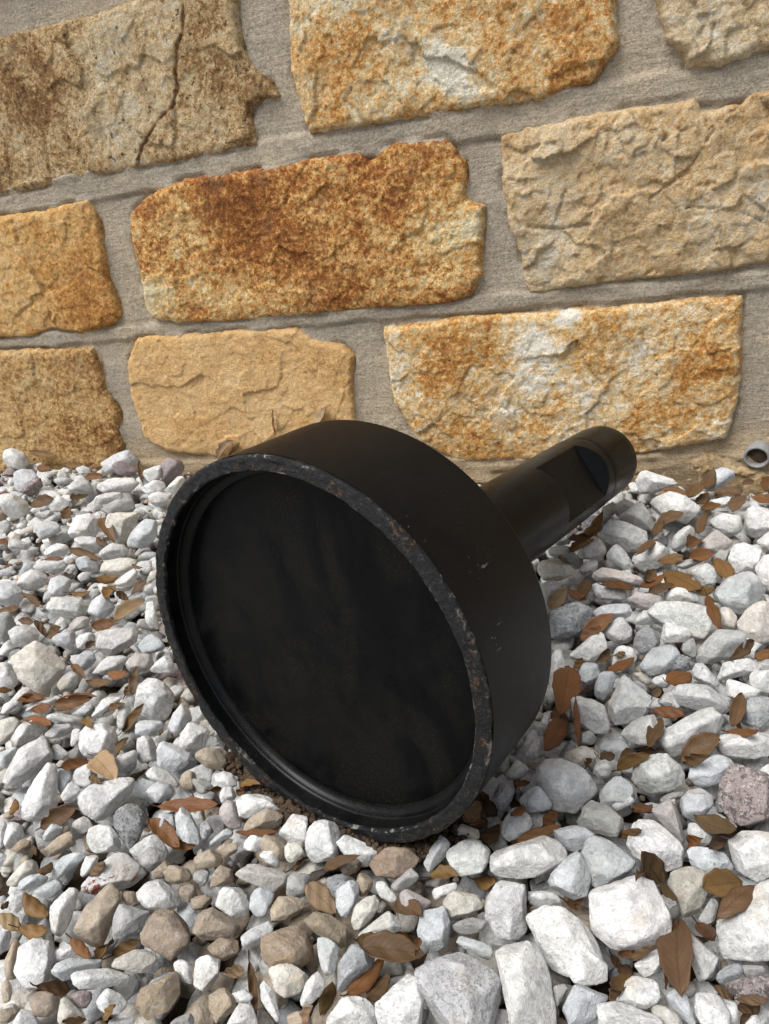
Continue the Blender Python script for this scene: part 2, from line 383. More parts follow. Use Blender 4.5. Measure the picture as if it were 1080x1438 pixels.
# ------------------------------------------------------------------ the wall: mortar and stone blocks
def poly_sd(P, poly):
    """signed distance to polygon, positive inside (P: n x 2)"""
    poly = np.asarray(poly, float); d = np.full(len(P), 1e9); ins = np.zeros(len(P), bool)
    for a, b in zip(poly, np.roll(poly, -1, 0)):
        e = b - a; w = P - a; tt = np.clip((w @ e) / (e @ e + 1e-12), 0, 1)
        d = np.minimum(d, ((w - tt[:, None] * e) ** 2).sum(1))
        c = ((a[1] > P[:, 1]) != (b[1] > P[:, 1]))
        with np.errstate(divide='ignore', invalid='ignore'):
            ins ^= c & (P[:, 0] < (b[0] - a[0]) * (P[:, 1] - a[1]) / (b[1] - a[1]) + a[0])
    d = np.sqrt(d); return np.where(ins, d, -d)
def line_d(P, pts):
    pts = np.asarray(pts, float); d = np.full(len(P), 1e9)
    for a, b in zip(pts[:-1], pts[1:]):
        e = b - a; w = P - a; tt = np.clip((w @ e) / (e @ e + 1e-12), 0, 1)
        d = np.minimum(d, ((w - tt[:, None] * e) ** 2).sum(1))
    return np.sqrt(d)
def wall_poly(px): return np.array([on_wall(x, y)[[0, 2]] for x, y in px])

tan, och, rus, pal = srgb(214, 182, 128), srgb(196, 146, 72), srgb(158, 92, 34), srgb(222, 212, 190)
BLOCKS = [  # label, outline in the photograph, material parameters, relief (height, rough, fine), cracks
 ('brown limestone block with a rusty crack running down it',
  [(-120,75),(0,52),(85,32),(175,5),(240,-25),(330,-50),(333,30),(340,70),(360,97),(380,115),(390,135),(368,142),(352,150),(355,175),(362,202),(280,222),(195,235),(135,245),(10,272),(-120,290)],
  dict(cream=srgb(206,184,144), ochre=srgb(180,148,100), rust=srgb(140,104,62), pale=srgb(196,186,164), bias=.1, spread=1.0, grain=1.0, pits=1.7, grey=.5),
  (.008,.5,1.0), [[(260,-20),(260,45),(252,65),(250,100),(252,125),(247,150),(225,170),(215,188),(202,205),(196,233)]]),
 ('orange and cream rough limestone block',
  [(402,-90),(404,0),(408,60),(411,100),(423,145),(435,187),(480,183),(540,172),(615,160),(690,147),(715,145),(760,140),(810,122),(830,115),(860,75),(867,58),(863,0),(860,-90)],
  dict(cream=srgb(222,198,150), ochre=srgb(212,164,94), rust=srgb(186,124,54), pale=srgb(228,220,198), bias=.05, spread=.9, grain=1.0, pits=.3, grey=.4), (.012,.55,1.4), []),
 ('pale limestone block',
  [(915,-80),(922,0),(935,60),(960,80),(963,97),(1005,95),(1080,70),(1180,50),(1180,-80)],
  dict(cream=srgb(214,196,162), ochre=srgb(200,172,128), rust=srgb(164,136,98), pale=srgb(222,212,192), bias=-.2, spread=1.1, grain=.8, pits=.1, grey=.4), (.012,.85,1.0), []),
 ('ochre limestone block',
  [(-140,315),(0,302),(50,297),(125,281),(135,300),(150,360),(155,395),(170,440),(165,453),(120,467),(75,462),(45,472),(0,474),(-140,488)],
  dict(cream=srgb(218,180,120), ochre=srgb(208,158,86), rust=srgb(180,122,54), pale=srgb(224,200,150), bias=.1, spread=1.1, grain=.8, pits=.2, grey=.35), (.010,.5,1.1), []),
 ('deep rust stained rough limestone block',
  [(183,300),(195,287),(220,267),(260,252),(350,240),(430,225),(505,212),(518,228),(540,208),(560,200),(628,194),(652,225),(655,280),(680,290),(675,357),(678,385),(660,415),(615,427),(540,430),(450,440),(350,447),(250,454),(215,447),(203,425),(200,390),(187,340)],
  dict(cream=srgb(226,190,126), ochre=srgb(200,144,70), rust=srgb(160,98,42), pale=srgb(228,212,170), bias=.2, spread=.9, grain=1.1, pits=1.0, grey=.3), (.012,.40,1.9), []),
 ('pale tan chipped limestone block',
  [(702,188),(820,162),(975,138),(985,157),(1040,145),(1060,128),(1180,105),(1180,350),(1080,368),(1040,377),(940,387),(890,392),(790,405),(745,412),(738,400),(728,340),(717,320),(705,250)],
  dict(cream=srgb(212,188,148), ochre=srgb(200,164,112), rust=srgb(166,130,88), pale=srgb(206,196,176), bias=-.1, spread=1.2, grain=.8, pits=.2, grey=.45), (.013,.85,1.1),
  [[(965,290),(1020,292),(1060,305),(1095,325)],[(745,318),(790,320),(828,314)],[(985,157),(1000,185),(965,240),(915,275)]]),
 ('brown limestone block low on the wall',
  [(-140,500),(0,492),(50,490),(132,487),(142,515),(155,555),(167,580),(172,625),(165,652),(100,668),(0,672),(-140,680)],
  dict(cream=srgb(208,174,120), ochre=srgb(188,146,86), rust=srgb(148,104,56), pale=srgb(214,194,150), bias=.15, spread=1.0, grain=1.0, pits=.6, grey=.45), (.010,.4,1.5), []),
 ('smooth plain tan limestone block',
  [(193,475),(300,465),(415,461),(440,475),(480,485),(495,500),(496,550),(502,590),(500,640),(430,645),(310,640),(235,635),(205,615),(197,590),(185,555),(180,505)],
  dict(cream=srgb(222,184,128), ochre=srgb(214,170,108), rust=srgb(190,142,80), pale=srgb(228,204,158), bias=.0, spread=1.5, grain=.75, pits=-.3, grey=.3), (.009,.35,.8), []),
 ('cream limestone block with orange blotches',
  [(538,460),(640,447),(740,440),(890,427),(1042,414),(1042,490),(1035,565),(1020,617),(940,630),(840,640),(690,646),(640,645),(590,620),(555,565),(545,510)],
  dict(cream=srgb(224,198,150), ochre=srgb(210,162,90), rust=srgb(188,124,50), pale=srgb(232,224,206), bias=0, spread=.9, grain=.85, pits=-.1, grey=.25), (.012,.55,1.4), []),

 ('low tan footing stone with layered face',
  [(655,668),(760,660),(850,655),(930,648),(1000,640),(1080,660),(1180,650),(1180,760),(1000,760),(650,730)],
  dict(cream=srgb(196,172,134), ochre=srgb(184,154,108), rust=srgb(150,120,80), pale=srgb(188,174,150), bias=0, spread=1.4, grain=.8, pits=0, grey=.5), (.007,.8,.8), [[(700,662),(800,664),(900,662),(980,656)]]),
]
HUES = [  # coloured patches seen on each block: x, y, radius in the photograph, rusty (+) or pale (-)
 [(45,130,42,.7),(170,60,70,-.4),(375,130,28,.8),(20,60,50,.3),(150,180,60,-.2)],
 [(500,95,60,.6),(800,60,60,.5),(700,20,50,.4),(625,85,28,-1.5),(450,150,50,-.5),(560,140,60,-.3),(640,120,22,-1.2)],
 [], [(130,420,45,.6),(40,380,60,-.2)],
 [(330,290,70,.4),(570,260,60,.45),(420,340,80,.3),(640,330,45,-.7),(230,420,30,-1.1),(260,330,50,-.3),(665,320,14,-1.4)],
 [(780,350,80,-.5),(1000,200,60,.3),(760,220,50,-.3)], [(140,600,40,.4),(40,540,50,-.2)], [(325,532,14,-1.0),(470,520,30,.3)],
 [(640,490,60,.6),(860,470,60,.4),(980,500,50,.7),(760,480,40,-.8),(720,560,60,-.5),(880,500,60,-.5),(795,441,10,-2.2),(560,520,25,-.4)]]
wall = empty('stone_wall', (0, WALL_Y, 0))
tag(wall, 'low wall of rough ochre limestone blocks in grey mortar behind the gravel', 'wall')
polys = [wall_poly(b[1]) for b in BLOCKS]
# the courses go on past the picture on both sides and above
extra = []
lv = [(0.02, 0.163), (0.185, 0.375), (0.405, 0.60)]
zrow = [(-0.04, 0.145), (0.165, 0.345), (0.375, 0.60)]
XL = [polys[6][:, 0].min() - .03, polys[3][:, 0].min() - .03, polys[0][:, 0].min() - .03]
XR = [polys[8][:, 0].max() + .14, polys[5][:, 0].max() + .03, polys[2][:, 0].max() + .03]
rr = random.Random(3)
def rough_rect(x0, x1, z0, z1):
    P = []
    for (ax, az, bx, bz, n) in ((x0, z1, x1, z1, 5), (x1, z1, x1, z0, 3), (x1, z0, x0, z0, 5), (x0, z0, x0, z1, 3)):
        for k in range(n):
            P.append((ax + (bx - ax) * k / n + rr.uniform(-.006, .006), az + (bz - az) * k / n + rr.uniform(-.006, .006)))
    return np.array(P)
for r in range(3):
    x = XL[r]
    for w in (rr.uniform(.3, .42), rr.uniform(.34, .46)):
        extra.append(rough_rect(x - w, x, *zrow[r])); x -= w + .035
    x = XR[r]
    for w in (rr.uniform(.3, .42), rr.uniform(.34, .46)):
        extra.append(rough_rect(x, x + w, *zrow[r])); x += w + .035
x = XL[2] - .7
while x < XR[2] + .8:
    w = rr.uniform(.32, .5); extra.append(rough_rect(x, x + w, .735, .885)); x += w + .04

def facets(P, cell, seed, tilt=.10, step=.0016):
    # broken stone: each cell is a tilted plane, so neighbours meet in ledges and creases
    Q = P / cell; b = np.floor(Q).astype(np.int64); best = np.full(len(P), 1e9); out = np.zeros(len(P))
    for dx in (-1, 0, 1):
        for dy in (-1, 0, 1):
            c = b + [dx, dy]; h = _perm[_perm[(c[:, 0] + seed * 13) & 255] + (c[:, 1] & 255)] & 255
            pt = c + .5 + .42 * _grad[h][:, :2]; e = Q - pt; d = (e ** 2).sum(1)
            g = _grad[(h * 7 + 3) & 255]; val = cell * tilt * (e * g[:, :2]).sum(1) + step * g[:, 2]
            k = d < best; best = np.where(k, d, best); out = np.where(k, val, out)
    return out
def block_mesh(poly, relief, cracks, res, seed):
    H, rough, fine = relief; H = H * .8
    lo = poly.min(0) - .012; hi = poly.max(0) + .012
    xs = np.arange(lo[0], hi[0], res); zs = np.arange(lo[1], hi[1], res)
    X, Z = np.meshgrid(xs, zs); P = np.stack([X.ravel(), Z.ravel()], 1)
    sd = poly_sd(P, poly)
    N3 = np.stack([P[:, 0], P[:, 1], np.full(len(P), seed * 3.7)], 1)
    sde = sd + fbm(N3 * [70, 70, 1], 4) * .0022 + fbm(N3 * [14, 14, 1] + 5, 2) * .0018
    ins = np.clip(sde, 0, None)
    h = H * (1 - np.exp(-ins / .0028)) * .85 + H * .12 * np.clip(ins / .03, 0, 1)
    warp = np.stack([fbm(N3 * [16, 16, 1] + 3, 3), fbm(N3 * [16, 16, 1] + 11, 3)], 1)
    e = np.clip(ins / .006, 0.15, 1)
    h += e * rough * (facets(P + warp * .016, .085, seed, .11, .0022) + facets(P + warp * .010, .034, seed + 7, .13, .0008) + facets(P + warp[:, ::-1] * .006, .016, seed + 19, .16, .0006))
    h += e * rough * (.0022 * fbm(N3 * [7, 7, 1] + 21, 3) + .0006 * fbm(N3 * [34, 34, 1] + 3, 3))
    h += e * fine * (.0007 * fbm(N3 * [85, 85, 1] + 31, 3) + .0008 * np.abs(fbm(N3 * [190, 190, 1], 3)))
    out = np.clip(-sde, 0, None)
    h -= np.minimum(out * 5.0, .03)
    stain = np.zeros(len(P))
    for ci, cr in enumerate(cracks):
        cp = wall_poly(cr); d = line_d(P, cp) + fbm(N3 * [70, 70, 1], 3) * .002
        wid = .0013
        h -= e * .0036 * np.exp(-(d / wid) ** 2)
        if seed == 0: stain = np.maximum(stain, .85 * np.exp(-(d / .0032) ** 2))
    hue = np.zeros(len(P))
    for hx, hy, hr, ha in (HUES[seed] if seed < len(HUES) else []):
        c = on_wall(hx, hy)[[0, 2]]; rad = np.linalg.norm(on_wall(hx + hr, hy)[[0, 2]] - c)
        dd = np.linalg.norm(P - c, axis=1) * (1 + .5 * fbm(N3 * [25, 25, 1], 3)); hue += ha * np.exp(-(dd / rad) ** 2 * 1.2)
    nx, nz = len(xs), len(zs); idx = np.arange(nx * nz).reshape(nz, nx)
    T = np.stack([idx[:-1, :-1].ravel(), idx[:-1, 1:].ravel(), idx[1:, 1:].ravel(), idx[1:, :-1].ravel()], 1)
    keep = (sde[T].max(1) > -.006); T = T[keep]
    used = np.unique(T); mp = np.full(len(P), -1); mp[used] = np.arange(len(used)); T = mp[T]
    V = np.stack([P[:, 0], -h, P[:, 1]], 1)[used]
    return fast_mesh('stone_block', V, T, attrs={'stain': ('FLOAT', stain[used]), 'hue': ('FLOAT', hue[used])}), P
for i, (lab, px, mp_, rel, cr) in enumerate(BLOCKS):
    me, _ = block_mesh(polys[i], rel, cr, .0021, i)
    o = obj('stone_block', me, limestone('limestone', (i * 3.3, i * 1.7, i * 5.1), **mp_), wall); o['label'] = lab
xmats = [limestone('limestone', (50 + k * 3, k * 7, 3), **BLOCKS[j][2]) for k, j in enumerate((1, 3, 5, 7, 8))]
for i, poly in enumerate(extra):
    me, _ = block_mesh(poly, (.014, 1.0, 1.1), [], .006, 20 + i)
    obj('stone_block', me, xmats[i % 5], wall)
# mortar: one rough sheet the blocks stand proud of, with tooled ridges, plus the solid wall behind
def mortar_part(xs, zs):
    X, Z = np.meshgrid(xs, zs); P = np.stack([X.ravel(), Z.ravel()], 1)
    N3 = np.stack([P[:, 0], P[:, 1], P[:, 0] * 0 + 77], 1)
    h = .0018 * fbm(N3 * [9, 14, 1], 3) + .0005 * fbm(N3 * [120, 160, 1], 3)
    # bed joints run through and stand proud of the head joints between two blocks
    wob = .004 * fbm(N3 * [12, 12, 1] + 9, 3); band = np.zeros(len(P)); crack = np.zeros(len(P))
    for lo_, hi_ in BEDS:
        d = np.minimum(P[:, 1] + wob - lo_, hi_ - P[:, 1] + wob)
        band = np.maximum(band, np.clip(d / .004 + .5, 0, 1)); crack = np.maximum(crack, np.exp(-(d / .0022) ** 2))
    h += (band - 1) * .0045 + band * .0007 * ridged(N3 * [10, 90, 1], 3) + (1 - band) * .0007 * ridged(N3 * [90, 12, 1], 3)
    h -= .0045 * crack * np.clip(gnoise(N3 * [9, 9, 1] + 40) * 3 + .2, 0, 1)
    # against the blocks the mortar laps over here and pulls away there
    dm = np.full(len(P), 1e9); k = (P[:, 0] > -1.35) & (P[:, 0] < .4) & (P[:, 1] < .68); dk = np.full(k.sum(), -1e9)
    for poly in polys: dk = np.maximum(dk, poly_sd(P[k], poly))
    dm[k] = -dk
    nn = fbm(N3 * [22, 22, 1] + 60, 3)
    h -= .0050 * np.exp(-((dm - .0015) / .0026) ** 2) * np.clip(nn * 2.2 + .25, 0, 1)
    h += .0050 * np.exp(-np.clip(dm + .004, 0, None) / .008) * np.clip(-nn * 1.8 - .1, 0, 1) * (dm > -.012)
    # foot of the wall: the mortar bulges out a little
    h += .006 * np.clip((.05 - P[:, 1]) / .08, 0, 1)
    V = np.stack([P[:, 0], -h, P[:, 1]], 1); nx, nz = len(xs), len(zs); idx = np.arange(nx * nz).reshape(nz, nx)
    T = np.stack([idx[:-1, :-1].ravel(), idx[:-1, 1:].ravel(), idx[1:, 1:].ravel(), idx[1:, :-1].ravel()], 1)
    return V, T
BEDS = [(-.2, .022), (np.median([polys[k][:, 1].max() for k in (6, 7, 8)]) - .004, np.median([polys[k][:, 1].min() for k in (3, 4, 5)]) + .004),
        (np.median([polys[k][:, 1].max() for k in (3, 4, 5)]) - .012, np.median([polys[k][:, 1].min() for k in (0, 1, 2)]) + .008)]
Vm, Tm = mortar_part(np.concatenate([np.arange(-2.3, -1.3, .012), np.arange(-1.3, .36, .0032), np.arange(.36, 1.301, .012)]), np.concatenate([np.arange(-.09, .66, .0032), np.arange(.66, .901, .012)]))
obj('mortar', fast_mesh('mortar', Vm, Tm), MAT_MORTAR, wall)
def box(x0, x1, y0, y1, z0, z1):
    V = [(x, y, z) for x in (x0, x1) for y in (y0, y1) for z in (z0, z1)]
    return V, [(0, 1, 3, 2), (4, 6, 7, 5), (0, 4, 5, 1), (2, 3, 7, 6), (0, 2, 6, 4), (1, 5, 7, 3)]
V, T = box(-2.3, 1.3, .012, .30, -.12, .90)
obj('wall_core', fast_mesh('wall_core', V, T, smooth=False), MAT_MORTAR, wall)
V, T = box(-2.33, 1.33, -.05, .33, .903, .98)
obj('coping', fast_mesh('coping', V, T, smooth=False), MAT_MORTAR, wall)

# ------------------------------------------------------------------ the black steel cup with its shank
cup = empty('steel_cup', (0, 0, 0)); cup.matrix_world = Matrix(((E2[0], E3[0], AX[0], CUP_C[0]), (E2[1], E3[1], AX[1], CUP_C[1]), (E2[2], E3[2], AX[2], CUP_C[2]), (0, 0, 0, 1)))
tag(cup, 'black painted steel cup with worn rim and thick flat-sided shank lying on the gravel', 'steel fitting')
def arc(c, r, a0, a1, n): return [(c[0] + r * math.cos(RAD(a0 + (a1 - a0) * k / n)), c[1] + r * math.sin(RAD(a0 + (a1 - a0) * k / n))) for k in range(n + 1)]
def lathe(name, prof, mat, n=256, wob=0.0, noise=0.0, parent=None, mod=None):
    """prof: (radius, s) pairs in metres along the cup's axis"""
    prof = np.array(prof); th = np.arange(n) / n * 2 * np.pi
    r = prof[:, 0][:, None] * np.ones(n)[None]; s = prof[:, 1][:, None] * np.ones(n)[None]
    V = np.stack([r * np.cos(th), r * np.sin(th), s], 2).reshape(-1, 3)
    if noise:
        k = fbm(V * 55, 4) * noise + fbm(V * 260, 2) * noise * .35
        d = V.copy(); d[:, 2] = 0; d /= np.linalg.norm(d, axis=1)[:, None] + 1e-9
        V[:, :2] -= d[:, :2] * (np.clip(k, 0, None) * .6 * (np.hypot(V[:, 0], V[:, 1]) > R0 - .004))[:, None]
        V[:, 2] += np.clip(k, -noise * .2, None)
    if mod is not None: V = mod(V)
    m = len(prof); i = np.arange(m * n).reshape(m, n); j = np.roll(i, -1, 1)
    T = np.stack([i[:-1].ravel(), j[:-1].ravel(), j[1:].ravel(), i[1:].ravel()], 1)
    me = fast_mesh(name, V, T); return obj(name, me, mat, parent)
def dense(a, b, n): return [(a[0] + (b[0] - a[0]) * k / n, a[1] + (b[1] - a[1]) * k / n) for k in range(n + 1)]
# worn front rim: rounded outer and inner corners, chipped
rimp = [(R0 - .0004, .012)] + [(R0 - .0004, .006)] + arc((R0 - .0024, .0022), .0020, 0, -90, 5) + dense((R0 - .0035, .0002), (Ri + .0018, .0002), 6) + arc((Ri + .0012, .0016), .0014, 270, 180, 4) + [(Ri - .0003, .0035), (Ri + .0006, .0045)]
lathe('rim', rimp, MAT_STEEL['rim'], 420, noise=.0016, parent=cup)['label'] = 'chipped and rusty front rim of the cup'
lathe('shell', [(R0, .0045)] + dense((R0, .006), (R0, L - .004), 14) + [(R0, L - .0022)] + arc((R0 - .0014, L - .0014), .0014, 0, 90, 4), MAT_STEEL['shell'], 256, parent=cup)
inn = dense((Ri, .004), (Ri, D - .0078), 4) + [(Ri - .0002, D - .0072)] + arc((Ri - .0074, D - .0072), .0072, 0, 88, 7)
lathe('inner_wall', inn, MAT_STEEL['inner'], 256, parent=cup)
lathe('base_plate', [(Ri - .0072, D + .0002)] + dense((Ri - .0085, D - .0001), (.0006, D + .0006), 12), MAT_STEEL['floor'], 192, parent=cup)
lathe('back_plate', [(R0 - .0013, L - .0001), (R0 - .02, L + .0005), (rs + .012, L + .0008), (rs - .01, L + .001)], MAT_STEEL['shell'], 192, parent=cup)
# shank: milled flats between s1 and s2, step faces, groove, collar and rounded end
s1, s2 = 1.77 * R0, 2.43 * R0; hf = rs * math.cos(RAD(46)); fa = RAD(35)
g1, g2 = 2.62 * R0, 3.03 * R0
rp = rs - hf
sp = [(rs + .009, .0), (rs + .004, .0015), (rs + .001, .005)] + dense((rs, .009), (rs, s1 - .0012), 14) + [(rs, s1 - .0004), (rs, s1)] + dense((rs, s1 + .0005), (rs, s2 - .0004), 14) + dense((rs, s2), (rs, s2 + rp), 18) + dense((rs, s2 + rp + .001), (rs, g1 - .002), 3) \
   + [(rs - .0006, g1 - .0012), (rs - .0018, g1 - .0006), (rs - .0018, g1 + .0006), (rs - .0008, g1 + .0012)] + dense((rs - .0006, g1 + .002), (rs - .0006, g2 - .001), 6) + [(rs - .0014, g2 - .0006), (rs - .0014, g2 + .0006)]
fn = np.array([math.cos(fa), math.sin(fa)])
def mill(V):
    V = V.copy(); k = (V[:, 2] >= s1 - .0002) & (V[:, 2] <= s2 + rp); hh = hf + np.clip(V[:, 2] - s2, 0, None)
    for f_ in (fn, -fn):
        d = V[:, :2] @ f_; over = np.clip(d - hh, 0, None) * k; V[:, :2] -= over[:, None] * f_
    return to_cup(V)
sh = lathe('shank', sp, MAT_STEEL['shank'], 384, parent=cup, mod=mill)
sh.data.set_sharp_from_angle(angle=RAD(28))
lathe('end_collar', [(rs - .0016, g2 + .0002), (rs - .0012, g2 + .0012)] + dense((rs - .0012, g2 + .002), (rs - .0016, LS - .008), 3) + arc((rs - .0086, LS - .007), .007, 0, 85, 6) + dense((rs - .010, LS), (.0006, LS), 4), MAT_STEEL['shank'], 192, parent=cup, mod=to_cup)
CUP_W = lambda P: ((P - CUP_C) @ AX, np.linalg.norm((P - CUP_C) - np.outer((P - CUP_C) @ AX, AX), axis=-1))
SH_W = lambda P: ((P - SH_O) @ SH_A, np.linalg.norm((P - SH_O) - np.outer((P - SH_O) @ SH_A, SH_A), axis=-1))

# ------------------------------------------------------------------ pipe stub in the mortar
pc = on_wall(1063, 637); pipe = empty('pipe_stub', (pc[0], WALL_Y - .006, pc[2]))
tag(pipe, 'grey plastic pipe stub sticking out of the mortar low on the wall', 'pipe')
def ring(name, prof, mat, n=48):
    prof = np.array(prof); th = np.arange(n) / n * 2 * np.pi; m = len(prof)
    V = np.stack([prof[:, 0][:, None] * np.cos(th), -prof[:, 1][:, None] * np.ones(n), prof[:, 0][:, None] * np.sin(th)], 2).reshape(-1, 3)
    V += fbm(V * 150, 2)[:, None] * .0003
    i = np.arange(m * n).reshape(m, n); j = np.roll(i, -1, 1)
    return obj(name, fast_mesh(name, V, np.stack([i[:-1].ravel(), j[:-1].ravel(), j[1:].ravel(), i[1:].ravel()], 1)), mat, pipe)
ring('pipe_wall', [(.0166, -.012), (.0166, .006), (.0159, .0074), (.0140, .0076), (.0130, .0064), (.0127, -.02)], MAT_PVC)
ring('dirt_plug', [(.0129, -.001), (.008, .001), (.0004, .0025)], MAT_SOIL)
pipe.rotation_euler = (RAD(6), 0, RAD(-14))

